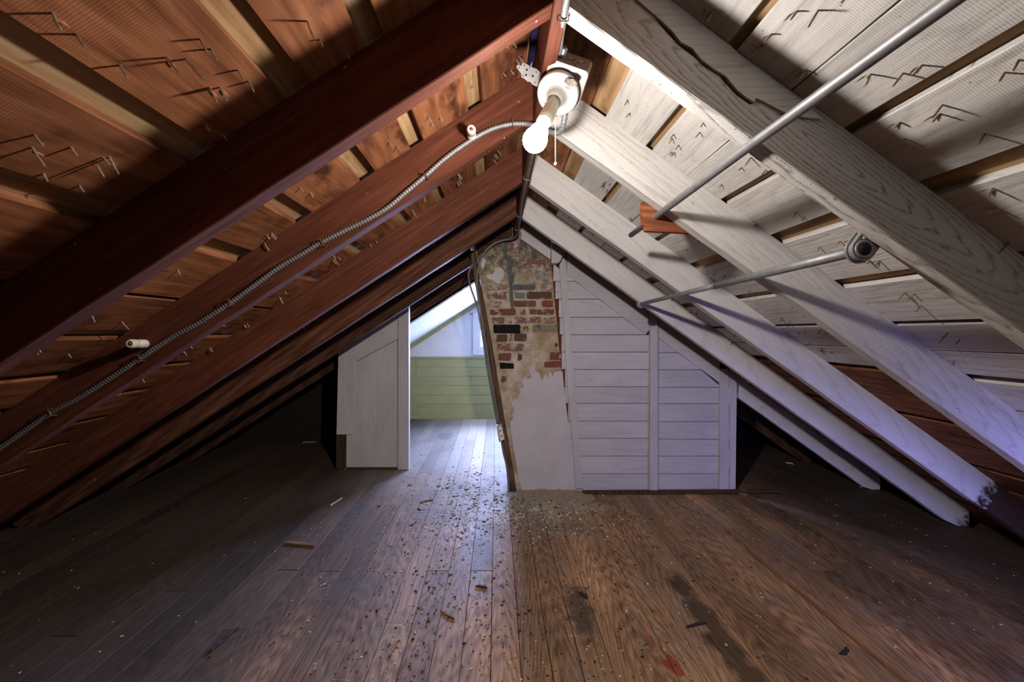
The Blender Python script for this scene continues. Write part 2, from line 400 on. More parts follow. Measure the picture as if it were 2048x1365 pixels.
# ================================================================== FLOOR
PW = .1085; X_LINE = .088
fl = link('floor', mesh('floor', [(-3.3, -1.7, -.06), (3.3, -1.7, -.06), (3.3, 5.6, -.06), (-3.3, 5.6, -.06), (-3.3, -1.7, -.021), (3.3, -1.7, -.021), (3.3, 5.6, -.021), (-3.3, 5.6, -.021)],
     [(3, 2, 1, 0), (4, 5, 6, 7), (0, 1, 5, 4), (1, 2, 6, 5), (2, 3, 7, 6), (3, 0, 4, 7)], M['dark_wood']))
tag(fl, 'worn brown plank floor running from the camera into the far room', 'floor', kind='structure')
k0 = math.floor((-2.88-X_LINE)/PW)
JOINTS = {}
def jn(xp, yp):
    Y = F*H/(yp-V0); X = (xp-U0)*Y/F; JOINTS.setdefault(math.floor((X-X_LINE)/PW), []).append(Y)
for q in ((745, 1144), (680, 1143), (885, 1142), (965, 1142), (795, 1247), (902, 1247), (560, 1140), (470, 1260), (850, 1020), (640, 1010), (1420, 1072)): jn(*q)
for k in range(k0, k0+54):
    x0 = X_LINE+k*PW
    if x0 > 2.86: break
    js = [-1.6]+sorted(set(JOINTS.get(k, [])))
    y = js[-1]+random.uniform(1.2, 2.6)
    while y < 5.0: js.append(y); y += random.uniform(1.4, 2.7)
    js.append(5.5)
    for a, b in zip(js, js[1:]):
        if b-a < .12: continue
        lift = random.uniform(-.0012, .0012)
        if abs(x0-1.39) < .03: lift += .004
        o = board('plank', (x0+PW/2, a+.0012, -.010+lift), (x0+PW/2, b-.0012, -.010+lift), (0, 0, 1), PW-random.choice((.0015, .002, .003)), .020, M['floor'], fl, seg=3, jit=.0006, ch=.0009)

# ================================================================== ROOF
KR, MR, KRT = .82, .715, .985        # right slope: underside of rafters / of boards  (z-H = K - m*X)
KL, ML, KLT = .636, .65, .806        # left slope                                     (z-H = K + m*X)
RX = .14
nR = Vector((-MR, 0, -1)).normalized(); nL = Vector((ML, 0, -1)).normalized()   # pointing into the room
def zr(x, K=KRT): return H+K-MR*x
def zl(x, K=KLT): return H+K+ML*x
Y0R, Y1R = -1.6, 5.6
v = []; f = []
for yy in (Y0R, Y1R):
    for dz in (.026, .060):
        v += [(-3.25, yy, zl(-3.25)+dz), (.131, yy, zl(.131)+dz), (3.25, yy, zr(3.25)+dz)]
for a, b in ((0, 1), (1, 2)):
    f += [(a, b, b+6, a+6), (a+3, a+9, b+9, b+3), (a, a+3, b+3, b), (a+6, b+6, b+9, a+9)]
f += [(0, 6, 9, 3), (2, 5, 11, 8)]
ceil = link('ceiling', mesh('ceiling', v, f, M['deck_tan']))
tag(ceil, 'pitched attic roof of spaced boards, brown on the left slope and whitewashed on the right', 'roof', kind='structure')
NEAR = [.300, .866, 1.336, 1.897, 2.457, 3.030, 3.680]; TH = .045
RI = [(.165, .3116), (.366, .5015), (.522, .640), (.6425, .7545), (.775, .920), (.963, 1.135), (1.168, 1.328), (1.345, 1.460), (1.466, 1.574), (1.608, 1.746), (1.752, 1.90), (1.93, 2.08), (2.09, 2.25), (2.28, 2.42), (2.44, 2.6), (2.63, 2.8), (2.82, 3.0)]
LI = [(.098, -.0456), (-.094, -.247), (-.288, -.409), (-.459, -.621), (-.676, -.821), (-.872, -1.064), (-1.08, -1.23), (-1.278, -1.437), (-1.475, -1.63), (-1.67, -1.84), (-1.87, -2.03), (-2.06, -2.22), (-2.25, -2.42), (-2.44, -2.6), (-2.63, -2.8), (-2.82, -2.98)]
roof_boards = []
def roof_board(side, i, a, b, ya, yb, mat):
    z = zr if side > 0 else zl; n = nR if side > 0 else nL
    pa = Vector((a, 0, z(a))); pb = Vector((b, 0, z(b))); c = (pa+pb)/2 - n*.011; w = (pa-pb).length
    o = board('roof_board', (c.x, ya, c.z), (c.x, yb, c.z), n, w, .022, mat, ceil, seg=10, jit=.0022, ch=.002)
    roof_boards.append((side, i, a, b, ya, yb, o)); return o
for i, (a, b) in enumerate(RI):
    cut = NEAR[2]+TH/2 if i % 3 else NEAR[4]+TH/2
    if i >= 9: cut = NEAR[2]+TH/2
    m0 = M['white_roof']; m1 = M['white_roof']
    if i == 0: m0 = m1 = M['roof_brown']
    if i >= 9: m1 = M['roof_brown']
    if i >= 12: m0 = M['roof_brown']
    roof_board(1, i, a, b, -1.55, cut-.001, m0); roof_board(1, i, a, b, cut+.001, 3.62, m1)
for i, (a, b) in enumerate(LI):
    cut = NEAR[[3, 2, 4][i % 3]]+TH/2
    roof_board(-1, i, a, b, -1.55, cut-.001, M['roof_brown']); roof_board(-1, i, a, b, cut+.001, 3.62, M['roof_brown'])

# nails of the roofing poking through the boards
def nail_mesh(L, m):
    Q = [Vector((0, 0, -.004)), Vector((.0006, 0, L*.5)), Vector((0, .0004, L*.86)), Vector((0, .0006, L))]
    vv, ff = tube_geo(Q, [.0019, .0018, .0016, .0005], 5); return mesh('nail', vv, ff, m)
NL = [nail_mesh(L, M['nail']) for L in (.016, .024, .034, .045)]
NW = [nail_mesh(L, M['nail_white']) for L in (.013, .020, .028, .036)]
def chip_mesh():
    vv = [(0, 0, 0), (.016, .002, .0015), (.022, 0, .006), (.008, -.003, .003), (.01, .001, -.001)]
    return mesh('splinter', vv, [(0, 1, 2, 3), (0, 4, 1), (0, 3, 4), (1, 4, 2), (2, 4, 3)], M['edge_wood'])
CH = chip_mesh()
def find_board(side, x, y):
    for s, i, a, b, ya, yb, o in roof_boards:
        if s == side and min(a, b)+.004 < x < max(a, b)-.004 and ya < y < yb: return o
    return None
nn = {1: 0, -1: 0}
def add_nail(side, x, y, k, chip=False):
    o = find_board(side, x, y)
    if not o or nn[side] >= 280: return
    if any(abs(y-(r+TH/2)) < TH*.55 for r in NEAR): return
    n = nR if side > 0 else nL; z = (zr if side > 0 else zl)(x)
    d = (n+Vector((random.uniform(-.16, .16), random.uniform(-.16, .16), random.uniform(-.16, .16)))).normalized()
    e = link('nail', (NW if side > 0 else NL)[k], frame(Vector((x, y, z)), d.orthogonal(), d), o); nn[side] += 1
    if chip: link('splinter', CH, frame(Vector((x-.004, y, z))+n*.001, Vector((random.uniform(-.6, .3), 1, 0)), n), o)
def roof_hit(side, xp, yp):
    if side > 0: Y = F*KRT/((V0-yp)+MR*(xp-U0))
    else: Y = F*KLT/((V0-yp)-ML*(xp-U0))
    return (xp-U0)*Y/F, Y
LN = [(105, 25, 1), (153, 68, 1), (240, 130, 1), (333, 115, 2), (372, 118, 3), (401, 78, 1), (423, 98, 1), (476, 140, 1), (498, 163, 1), (420, 175, 2), (441, 175, 2), (615, 43, 3), (70, 270, 1), (65, 295, 2), (143, 295, 0), (190, 322, 2), (207, 315, 0), (220, 315, 2), (88, 348, 0), (160, 372, 0), (412, 248, 0), (447, 270, 0), (640, 80, 0), (690, 100, 1)]
for a, b, k in LN:
    x, y = roof_hit(-1, a, b); add_nail(-1, x, y, k, k >= 2 or random.random() < .4)
RN = [(1410, 20, 0), (1430, 20, 2), (1595, 22, 1), (1637, 20, 3), (1545, 68, 1), (1525, 90, 0), (1613, 140, 1), (1742, 148, 2), (1807, 146, 2), (1845, 130, 2), (1885, 210, 2), (1880, 228, 1), (1800, 245, 0), (1810, 278, 1), (1970, 268, 2), (1790, 480, 0), (1985, 377, 1), (2038, 120, 1), (2010, 145, 1), (1990, 415, 1), (1700, 480, 0), (1680, 483, 0), (1640, 495, 0)]
for a, b, k in RN:
    x, y = roof_hit(1, a, b); add_nail(1, x, y, k, random.random() < .5)
for side, iv in ((1, RI), (-1, LI)):
    for i, (a, b) in enumerate(iv):
        for row in range(2):
            yy = .45+random.uniform(0, .2)
            while yy < 2.9:
                if yy > .86 or i > 5:
                    xx = a+(b-a)*random.uniform(.15, .9)
                    for q in range(random.choice((1, 1, 2, 3))):
                        add_nail(side, xx+random.uniform(-.02, .02), yy+random.uniform(-.03, .03), random.choice((0, 0, 1, 1, 2)), random.random() < .18)
                yy += random.uniform(.14, .34)

# ------------------------------------------------------------------ rafters
def rafter(side, i, xa, xb, mat, label, vh=None, wane=0.0, bow=0.0):
    m = MR if side > 0 else -ML; K = KR if side > 0 else KL; vh = vh or (.165 if side > 0 else .170)
    ex = Vector((side, 0, -(MR if side > 0 else ML))).normalized()
    ez = Vector((MR if side > 0 else -ML, 0, 1)).normalized()
    def zb(x): return H+K-(MR if side > 0 else -ML)*x
    o0 = Vector((xa, NEAR[i], zb(xa)))
    seg = 40; v = []; f = []
    for s in range(seg+1):
        t = s/seg; x = xa+(xb-xa)*t
        jb = noise.noise(Vector((x*7, i*3.1, side)))*.0028+noise.noise(Vector((x*40, i*3.1, side)))*.0012
        jt = noise.noise(Vector((x*5, i*5.1, side+4)))*.002-wane*max(0, noise.noise(Vector((x*9, 1, i))))
        by = bow*math.sin(t*math.pi)
        for (dz, yy) in ((jb+.003, 0), (jb, .003), (jb, TH-.003), (jb+.003, TH), (vh-.0005, TH), (vh-.0005+jt*0, 0)):
            v.append(Vector((x, NEAR[i]+yy+by, max(zb(x)+dz, .002)))-o0)   # foot cut level on the floor
    R = Matrix((ex, ez.cross(ex), ez)); n6 = 6
    v = [R @ p for p in v]
    for s in range(seg):
        for k in range(n6):
            p, q = s*n6+k, s*n6+(k+1) % n6
            f.append((p, q, q+n6, p+n6) if side < 0 else (p, p+n6, q+n6, q))
    A = tuple(range(n6)); B = tuple(range(seg*n6, seg*n6+n6))
    f += [A[::-1], B] if side < 0 else [A, B[::-1]]
    o = link('rafter', mesh('rafter', v, f, mat), frame(o0, ex, ez))
    tag(o, label, 'rafter', 'whitewashed rafters of the right slope' if side > 0 else 'brown rafters of the left slope')
    return o
XL0, XR0 = .1225, .1575
rafter(-1, 0, XL0, -2.98, M['rafter_brown'], 'brown left rafter nearest overhead, just above the top left corner of view')
rL1 = rafter(-1, 1, XL0, -2.98, M['rafter_brown'], 'large shadowed red-brown left rafter nearest the camera, with a bright lower edge')
rL2 = rafter(-1, 2, XL0, -2.98, M['rafter_brown'], 'red-brown left rafter carrying the armoured cable and two porcelain knobs')
rafter(-1, 3, XL0, -2.98, M['rafter_brown'], 'red-brown left rafter just behind the one with the armoured cable')
rafter(-1, 4, XL0, -2.98, M['rafter_knotty'], 'knotty brown left rafter with pale scars, second behind the cable rafter')
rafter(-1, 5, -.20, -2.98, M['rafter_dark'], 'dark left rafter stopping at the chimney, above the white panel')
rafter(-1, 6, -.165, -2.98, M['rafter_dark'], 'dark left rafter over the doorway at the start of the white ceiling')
rafter(1, 0, XR0, 2.92, M['white_rafter'], 'whitewashed right rafter nearest overhead, just above the top right corner of view')
rR1 = rafter(1, 1, XR0, 2.92, M['white_rafter_near'], 'large white right rafter nearest the camera with swirling grain and a split top')
rafter(1, 2, XR0, 2.92, M['white_rafter'], 'white right rafter holding the red bracket of the upper pipe')
rafter(1, 3, XR0, 2.92, M['white_rafter_end'], 'white right rafter, third from camera, whose paint stops short of the eave')
rafter(1, 4, XR0, 2.92, M['white_rafter_foot'], 'white right rafter with the far clamp of the lower pipe')
rafter(1, 5, .45, 2.92, M['white_rafter_foot'], 'short-seen white right rafter behind the boarded partition')
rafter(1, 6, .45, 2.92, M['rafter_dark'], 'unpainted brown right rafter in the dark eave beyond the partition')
# torn strip along the top of the nearest white rafter
Yn = NEAR[1]
top = [(1265, -60), (1340, -5), (1385, 33), (1420, 60), (1462, 92), (1500, 127), (1530, 148), (1562, 172), (1590, 192), (1615, 212), (1643, 236)]
low = [(1641, 238), (1618, 236), (1600, 233), (1590, 226), (1572, 226), (1548, 214), (1532, 205), (1512, 196), (1509, 205), (1495, 196), (1478, 183), (1462, 165), (1452, 152), (1428, 138), (1402, 118), (1385, 96), (1362, 84), (1345, 62), (1322, 40), (1296, 18), (1270, -5), (1250, -20)]
def onface(q, pr): return px(q[0], q[1], Yn-pr)
P = [onface(q, .007) for q in top+low]
st = prism3('split_strip', P, Vector((0, .008, 0)), M['white_rafter'], rR1); st['label'] = 'torn splintered strip lifting off the rafter face'
crk = [(1290, 14), (1322, 38), (1345, 61), (1362, 82), (1386, 94), (1403, 116), (1430, 136), (1453, 150), (1463, 163), (1480, 181), (1508, 206), (1500, 208), (1474, 190), (1455, 170), (1440, 152), (1412, 135), (1392, 116), (1360, 92), (1335, 66), (1310, 36)]
ck = prism3('crack', [onface(q, .0012) for q in crk], Vector((0, .0016, 0)), M['black'], rR1); ck['label'] = 'dark open crack along the grain'
# ridge
rd = board('ridge_board', (RX, -1.55, H+.825), (RX, 2.93, H+.825), (1, 0, 0), .245, .034, M['rafter_brown'], seg=8, jit=.001)
tag(rd, 'reddish brown ridge board where the two roof slopes meet', 'beam')
nv = prism3('roofing_strip', [(.101, .93, zl(.101)-.003), (.121, .93, zl(.121)-.003), (.121, 1.33, zl(.121)-.003), (.101, 1.33, zl(.101)-.003)], Vector((0, 0, .004)), M['navy'])
tag(nv, 'dark navy strip of roofing felt beside the ridge board above the bulb', 'felt strip')

# ================================================================== PARTITIONS
YW = 2.985
wr = empty('wall_right', px(1320, 985, YW)); tag(wr, 'white horizontal board partition right of the chimney', 'partition', kind='structure')
def dg1(y): return 1134+(y-549)/.7627-1.3      # just below the slanting boards
def dg2(y): return 1317+(y-676)/.74-1.3
def lft(y): return 1108+(y-520)*.085           # ragged left ends beside the bricks
ys1 = [496, 530, 563, 598.5, 635, 670, 704.5, 739.5, 774, 807.5, 843, 877.5, 913, 948, 981]
rag = [0, -5, -4, 3, 1, 2, -3, 3, -2, 4, -3, 8, 10, 14, 16]
for k, (a, b) in enumerate(zip(ys1, ys1[1:])):
    xl = (lft(a)+lft(b))/2 + rag[k % 15]*.6 + (2 if k > 9 else 0)
    if k > 10: xl = 1128+(b-900)*.22
    xa, xb = (min(1304, dg1(a)), min(1304, dg1(b))) if a < 669 else (1304, 1304)
    if xb-xl < 4: continue
    xa = max(xa, xl+2)
    prism('wall_board', [(xl, a+.5), (xa, a+.6), (xb, b-.6), (xl+random.uniform(-1, 1), b-.5)], YW+random.uniform(-.0015, .0015), .016, M['white_wall'], wr)
ys2 = [672, 706, 740, 775.5, 808, 844, 879, 913, 948, 981]
for a, b in zip(ys2, ys2[1:]):
    xa, xb = min(1443, dg2(a)), min(1443, dg2(b))
    if xb < 1312: continue
    prism('wall_board', [(1308, a+.5), (max(xa, 1310), a+.6), (xb, b-.6), (1308, b-.5)], YW+random.uniform(-.0015, .0015), .016, M['white_wall'], wr)
bk = prism('backing', [(1101, 484), (1290, 618), (1460, 739), (1460, 980), (1135, 980), (1110, 740), (1099, 620)], YW+.02, .008, M['dark_wood'], wr)
prism('edge_board', [(1100, 500), (1113, 500), (1120, 600), (1128, 700), (1140, 830), (1154, 978), (1149, 978), (1131, 830), (1118, 720), (1106, 600)], YW+.017, .003, M['rafter_brown'], wr)
prism('batten', [(1117, 497), (1131, 497), (1136, 590), (1144, 700), (1152, 800), (1160, 905), (1166, 978), (1152, 978), (1146, 890), (1136, 780), (1129, 680), (1122, 580)], YW-.014, .014, M['white_wall_z'], wr)
prism('post', [(1301, 616), (1316, 627), (1316, 983), (1300, 983)], YW-.030, .030, M['white_wall_z'], wr)
prism('post', [(1440, 738), (1458, 738), (1458, 983), (1439, 983)], YW-.016, .016, M['white_wall_z'], wr)
prism('post', [(1459, 739), (1474, 739), (1471, 983), (1459, 983)], YW-.010, .026, M['white_wall_z'], wr)
for (a, b, c, d) in ((1457, 776, 1462, 812), (1457, 850, 1460, 880), (1456, 900, 1460, 935)): prism('spacer', [(a, b), (c, b), (c, d), (a, d)], YW-.018, .006, M['white_wall_z'], wr)
prism('diagonal_board', [(1134, 493), (1303, 610), (1301.5, 655), (1292, 669.5), (1134, 549)], YW-.013, .013, M['white_wall'], wr)
prism('diagonal_board', [(1317, 617), (1400, 676), (1440, 706), (1440, 767), (1427, 757), (1317, 676)], YW-.012, .012, M['white_wall'], wr)
prism('toe_board', [(1166, 984), (1560, 982), (1561, 986), (1168, 991)], YW-.05, .03, M['dark_wood'], wr)
hb = prism('header_block', [(1103, 484), (1118, 492), (1131, 494), (1131, 498), (1121, 522), (1117, 526), (1103, 527)], YW-.10, .10, M['white_wall_z'])
tag(hb, 'white painted block at the chimney corner between rafter and batten', 'wood block')
# stub rafters against the chimney top
so = prism('stub_rafter', [(1042, 478), (1044, 440), (1102, 482), (1102, 520)], 2.945, .03, M['white_wall']); tag(so, 'short white painted rafter stub sloping over the chimney top', 'rafter stub')
so = prism('stub_rafter', [(1024, 470), (956, 509), (956, 478), (1024, 436)], 2.945, .03, M['rafter_dark']); tag(so, 'short dark brown rafter stub sloping over the chimney top', 'rafter stub')

YP = 3.473
wl = empty('wall_left', px(750, 938, YP)); tag(wl, 'white painted panel partition left of the doorway', 'partition', kind='structure')
prism('backing', [(693, 679), (797, 611), (797, 935), (690, 935)], YP+.015, .004, M['dark_wood'], wl)
prism('panel', [(706, 702), (714, 723.6), (795, 679.4), (795, 935), (692.5, 935), (693, 870.5), (704.5, 870.5)], YP, .014, M['white_wall_z'], wl)
prism('post', [(796.5, 611.5), (817.5, 597), (817.5, 940), (796, 940)], YP-.014, .05, M['white_wall_z'], wl)
prism('diagonal_board', [(699, 675), (795.5, 612), (795.5, 678), (714.3, 722.2), (700, 696)], YP-.004, .018, M['white_wall'], wl)
prism('side_board', [(677, 703), (706, 688), (703.5, 869.5), (673, 869.5)], YP-.014, .014, M['white_wall_z'], wl)
prism('corner_stud', [(673, 870), (691, 870), (691, 938), (672, 938)], YP-.004, .06, M['dark_wood'], wl)
prism('corner_stud', [(677, 703), (693, 693), (693, 870), (675, 870)], YP, .055, M['dark_wood'], wl)
prism('toe_board', [(691, 936), (796, 935.5), (796, 939.5), (691, 940)], YP-.004, .02, M['dark_wood'], wl)

# ================================================================== FAR ROOM
YF = 5.52
def zlc(x): return H+.60+ML*x
def zrc(x): return H+.785-MR*x
xa_ = (.785-.60)/(ML+MR)
# far gable with a window opening
wx0, wx1, wz0, wz1 = -.255, .74, H-.235, H+.20
ap = H+.60+ML*xa_
xl_ = -(H+.60)/ML; xr_ = (H+.785)/MR
def gable(name, Y, d, mat, wx0, wx1, wz0, wz1, xl, xr, apx, apz, lab):
    def ztop(x): return apz*(x-xl)/(apx-xl) if x <= apx else apz*(xr-x)/(xr-apx)
    B0 = -.02
    polys = [[(xl, B0), (wx0, B0), (wx0, ztop(wx0))]]
    polys += [[(wx1, B0), (xr, B0), (wx1, ztop(wx1))], [(wx0, B0), (wx1, B0), (wx1, wz0), (wx0, wz0)]]
    tp = [(wx0, wz1), (wx1, wz1), (wx1, ztop(wx1))]
    if wx0 < apx < wx1: tp.append((apx, apz))
    tp.append((wx0, ztop(wx0))); polys.append(tp)
    v = []; f = []
    for p in polys:
        n = len(p); b = len(v)
        v += [(x, Y, z) for x, z in p]+[(x, Y+d, z) for x, z in p]
        f += [tuple(range(b, b+n)), tuple(range(b+2*n-1, b+n-1, -1))]
        for i in range(n): f.append((b+i, b+n+i, b+n+(i+1) % n, b+(i+1) % n))
    o = link(name, mesh(name, v, f, mat)); tag(o, lab, 'wall', kind='structure'); return o
wf = gable('wall_far', YF, .10, M['plaster_wall'], wx0, wx1, wz0, wz1, -(H+.86)/ML, (H+1.035)/MR, .131, H+.86+ML*.131, 'white gable wall of the far room with a small window and green boarding below')
# wainscot, each board
rows = [(718, 735), (735.5, 753), (753.5, 771.5), (772, 790), (790.5, 809)]
cuts = [[(600, 832), (832, 1420)], [(600, 832), (832, 1420)], [(600, 941), (941, 1420)], [(600, 887), (887, 1420)], [(600, 941), (941, 1420)]]
for (a, b), cs in zip(rows, cuts):
    for x0, x1 in cs:
        prism('wainscot_board', [(x0+.3, a+.2), (x1-.3, a+.2), (x1-.3, b-.3), (x0+.3, b-.3)], YF-.012+random.uniform(-.001, .001), .012, M['green'], wf)
prism('wainscot_board', [(600, 809.5), (835.5, 809.5), (835.5, 817), (600, 817)], YF-.012, .012, M['green'], wf)
prism('wainscot_board', [(836, 809.5), (1420, 809.5), (1420, 817), (836, 817)], YF-.012, .012, M['green'], wf)
bb = prism('baseboard_far', [(600, 816.5), (1420, 816.5), (1420, 838.5), (600, 838.5)], YF-.020, .02, M['green']); tag(bb, 'olive green baseboard along the far wall', 'baseboard', kind='structure')
tr = prism('trim_1', [(600, 714), (1420, 714), (1420, 717.5), (600, 717.5)], YF-.022, .022, M['green']); tag(tr, 'olive green cap moulding above the green boards', 'trim', kind='structure')
tr = board('trim_2', (xl_+.25, YF-.012, zlc(xl_+.25)-.03), (xa_-.02, YF-.012, zlc(xa_-.02)-.03), (0, -1, 0), .05, .024, M['green'], seg=2, jit=0); tag(tr, 'slanting olive green moulding where the far wall meets the ceiling', 'trim', kind='structure')
# window
wn = empty('window_1', ((wx0+wx1)/2, YF, wz0)); tag(wn, 'small white framed window in the far gable wall, daylight outside', 'window', kind='structure')
def wbox(name, x0, x1, z0, z1, y0, y1, mat, par):
    return prism3(name, [(x0, y0, z0), (x1, y0, z0), (x1, y0, z1), (x0, y0, z1)], Vector((0, y1-y0, 0)), mat, par)
cs = .072
wbox('casing', wx0-cs, wx0, wz0-cs-.01, wz1+cs, YF-.018, YF, M['white_trim'], wn); wbox('casing', wx1, wx1+cs, wz0-cs-.01, wz1+cs, YF-.018, YF, M['white_trim'], wn)
wbox('casing', wx0, wx1, wz1, wz1+cs, YF-.018, YF, M['white_trim'], wn); wbox('sill', wx0, wx1, wz0-cs-.01, wz0, YF-.022, YF, M['white_trim'], wn)
wbox('head_moulding', wx0-cs-.02, wx1+cs+.02, wz1+cs, wz1+cs+.018, YF-.03, YF, M['white_trim'], wn)
mid = (wz0+wz1)/2+.05
for nme, x0, x1, z0, z1 in (('sash_stile', wx0, wx0+.035, wz0, wz1), ('sash_stile', wx1-.035, wx1, wz0, wz1), ('sash_stile', wx0+.115, wx0+.145, wz0+.03, wz1-.03), ('sash_rail', wx0+.035, wx1-.035, wz0, wz0+.035), ('sash_rail', wx0+.035, wx1-.035, wz1-.03, wz1), ('sash_rail', wx0+.035, wx1-.035, mid+.06, mid+.085)):
    wbox(nme, x0, x1, z0, z1, YF+.03, YF+.06, M['white_trim'], wn)
t = NT('window_glass'); tb = t.new('ShaderNodeBsdfTransparent'); gb = t.new('ShaderNodeBsdfGlossy'); gb.inputs['Roughness'].default_value = .02
mx = t.new('ShaderNodeMixShader'); mx.inputs[0].default_value = .06; t.lk(tb.outputs[0], mx.inputs[1]); t.lk(gb.outputs[0], mx.inputs[2]); t.lk(mx.outputs[0], t.n['Material Output'].inputs[0])
M['glass'] = t.m
wbox('pane', wx0+.03, wx1-.03, wz0+.03, wz1-.03, YF+.044, YF+.048, M['glass'], wn)
br = tube('curtain_bracket', [(wx0-cs-.025, YF-.002, wz1+cs-.02), (wx0-cs-.025, YF-.04, wz1+cs-.02), (wx0-cs-.045, YF-.05, wz1+cs-.015)], .006, M['galv']); tag(br, 'tiny metal curtain rod bracket at the window corner', 'bracket')
# sloping ceilings of the finished room (left one in view)
def slope_panel(name, xs, zf, y0, y1, th, mat, lab):
    a, b = xs
    o = prism3(name, [(a, y0, zf(a)), (b, y0, zf(b)), (b, y1, zf(b)), (a, y1, zf(a))], Vector((0, 0, th)), mat); tag(o, lab, 'ceiling', kind='structure'); return o
slope_panel('ceiling', (-1.40, xa_), zlc, 3.735, YF-.001, .016, M['plaster_wall'], 'white sloping ceiling of the far room above the doorway')
# right slope of the far room, with an opening for the added light panel behind the partition
for nm, (a, b), y0, y1 in (('ceiling', (xa_+.002, .95), 3.74, YF-.001), ('ceiling', (.952, 1.78), 5.05, YF-.001), ('ceiling', (.952, 1.78), 3.74, 3.95)):
    slope_panel(nm, (a, b), zrc, y0, y1, .014, M['plaster_wall'], 'white sloping ceiling of the far room hidden behind the chimney')
# knee walls
def slab(name, x0, x1, y0, y1, z0, z1, mat, lab, cat='wall'):
    v = [(x, y, z) for z in (z0, z1) for (x, y) in ((x0, y0), (x1, y0), (x1, y1), (x0, y1))]
    f = [(3, 2, 1, 0), (4, 5, 6, 7), (0, 1, 5, 4), (1, 2, 6, 5), (2, 3, 7, 6), (3, 0, 4, 7)]
    o = link(name, mesh(name, v, f, mat)); tag(o, lab, cat, kind='structure'); return o
slab('wall_knee_left', -1.385, -1.365, 3.53, YF, 0, zl(-1.385, KL)-.01, M['shade_black'], 'dark low side wall behind the white panel')
slab('wall_knee_left', -1.385, -1.365, 3.53, 3.675, zl(-1.385, KL)-.01, zl(-1.385)-.004, M['shade_black'], 'added dark piece above the low side wall, blocking light into the left eave')  # added upper piece keeps far-room light from spilling over into the eave
slab('wall_knee_right', 1.775, 1.793, 3.08, YF, 0, zr(1.793, KR)-.01, M['shade_black'], 'dark low side wall running back from the boarded partition')
slab('shade_screen_left', -3.15, -1.40, 4.35, 4.37, 0, .92, M['shade_black'], 'added near-black screen darkening the left eave far behind the white panel')  # added screen, makes the depth of the left eave go black
slab('shade_screen_right', 1.80, 3.05, 4.35, 4.37, 0, .74, M['shade_black'], 'added near-black screen darkening the right eave far behind the partition')  # matching screen added to keep the right eave dark
# rear gable behind the camera and a low window at the right eave beside the camera
slab('wall_rear', -3.2, 3.2, -1.68, -1.60, 0, H+.9, M['dark_wood'], 'rough dark gable wall behind the camera')
for (x0, x1, z0, z1) in ((1.55, 1.75, 0, .93), (2.35, 2.62, 0, .28), (1.75, 2.35, 0, .15), (1.75, 2.35, .57, .66)):
    slab('wall_eave', x0, x1, .46, .48, z0, z1, M['dark_wood'], 'short board wall round the low eave window beside the camera')
w2 = empty('window_2', (2.05, .47, .15)); tag(w2, 'low eave window in a board wall beside the camera', 'window', kind='structure')
for nm, x0, x1, z0, z1 in (('sash_rail', 1.75, 2.35, .15, .18), ('sash_rail', 1.75, 2.35, .54, .57), ('sash_stile', 1.75, 1.78, .18, .54), ('sash_stile', 2.32, 2.35, .18, .54), ('sash_stile', 2.04, 2.06, .18, .54)):
    wbox(nm, x0, x1, z0, z1, .465, .485, M['white_trim'], w2)
# added frame round the unseen light panel that brightens the far room
w3 = empty('fill_light_frame', (1.36, 4.5, zrc(1.36))); tag(w3, 'white frame of an added unseen light panel in the far room ceiling', 'window', kind='structure')
for nm, a_, b_, y0, y1 in (('frame_rail', .952, .985, 3.951, 5.049), ('frame_rail', 1.747, 1.78, 3.951, 5.049), ('frame_stile', .986, 1.746, 3.951, 3.99), ('frame_stile', .986, 1.746, 5.01, 5.049)):
    prism3(nm, [(a_, y0, zrc(a_)), (b_, y0, zrc(b_)), (b_, y1, zrc(b_)), (a_, y1, zrc(a_))], Vector((0, 0, .02)), M['white_trim'], w3)

# ================================================================== CHIMNEY
YC = 2.992
ch = empty('chimney', px(1095, 985, YC)); tag(ch, 'leaning brick chimney with flaking mortar and white plaster on its lower half', 'chimney')
def mortar_mat():
    t = NT('blotched_old_mortar'); c = t.new('ShaderNodeTexCoord').outputs['Object']
    a = t.noise(c, 9, 5, .65); b = t.noise(t.vadd(c, (4, 1, 7)), 4.2, 4, .6); d = t.noise(t.vadd(c, (1, 8, 2)), 24, 5, .7)
    col = t.ramp(a, [(.32, (.27, .19, .11)), (.48, (.45, .36, .25)), (.66, (.60, .53, .45))])
    col = t.mix(col, (.30, .19, .07), t.math('MULTIPLY', t.ramp(b, [(.50, 0.0), (.64, 1.0)]), .6))
    sx = t.new('ShaderNodeSeparateXYZ'); t.lk(c, sx.inputs[0])
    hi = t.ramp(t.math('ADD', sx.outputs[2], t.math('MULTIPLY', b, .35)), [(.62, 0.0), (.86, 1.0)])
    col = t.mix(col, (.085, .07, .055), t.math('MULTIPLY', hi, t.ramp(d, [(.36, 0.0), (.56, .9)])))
    return t.out(col, .9, t.bump(d, .8, .006, t.bump(a, .5, .008)), spec=.15)
M['mortar'] = mortar_mat()
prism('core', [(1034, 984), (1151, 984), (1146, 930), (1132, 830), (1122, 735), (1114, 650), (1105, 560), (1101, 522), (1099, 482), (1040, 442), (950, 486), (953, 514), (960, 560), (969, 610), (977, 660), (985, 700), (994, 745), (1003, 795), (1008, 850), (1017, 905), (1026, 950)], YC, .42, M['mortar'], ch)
def brick_mat(n, c, res, amt):
    t = NT(n); co = t.coords((2, 2, 2)); a = t.noise(co, 26, 4, .65); d = t.noise(t.vadd(co, (3, 5, 2)), 90, 4, .7)
    col = t.ramp(d, [(.3, tuple(x*.55 for x in c)), (.6, c)])
    col = t.mix(col, res, t.ramp(a, [(amt, 0.0), (amt+.09, 1.0)]))
    return t.out(col, .9, t.bump(d, .7, .004), spec=.15)
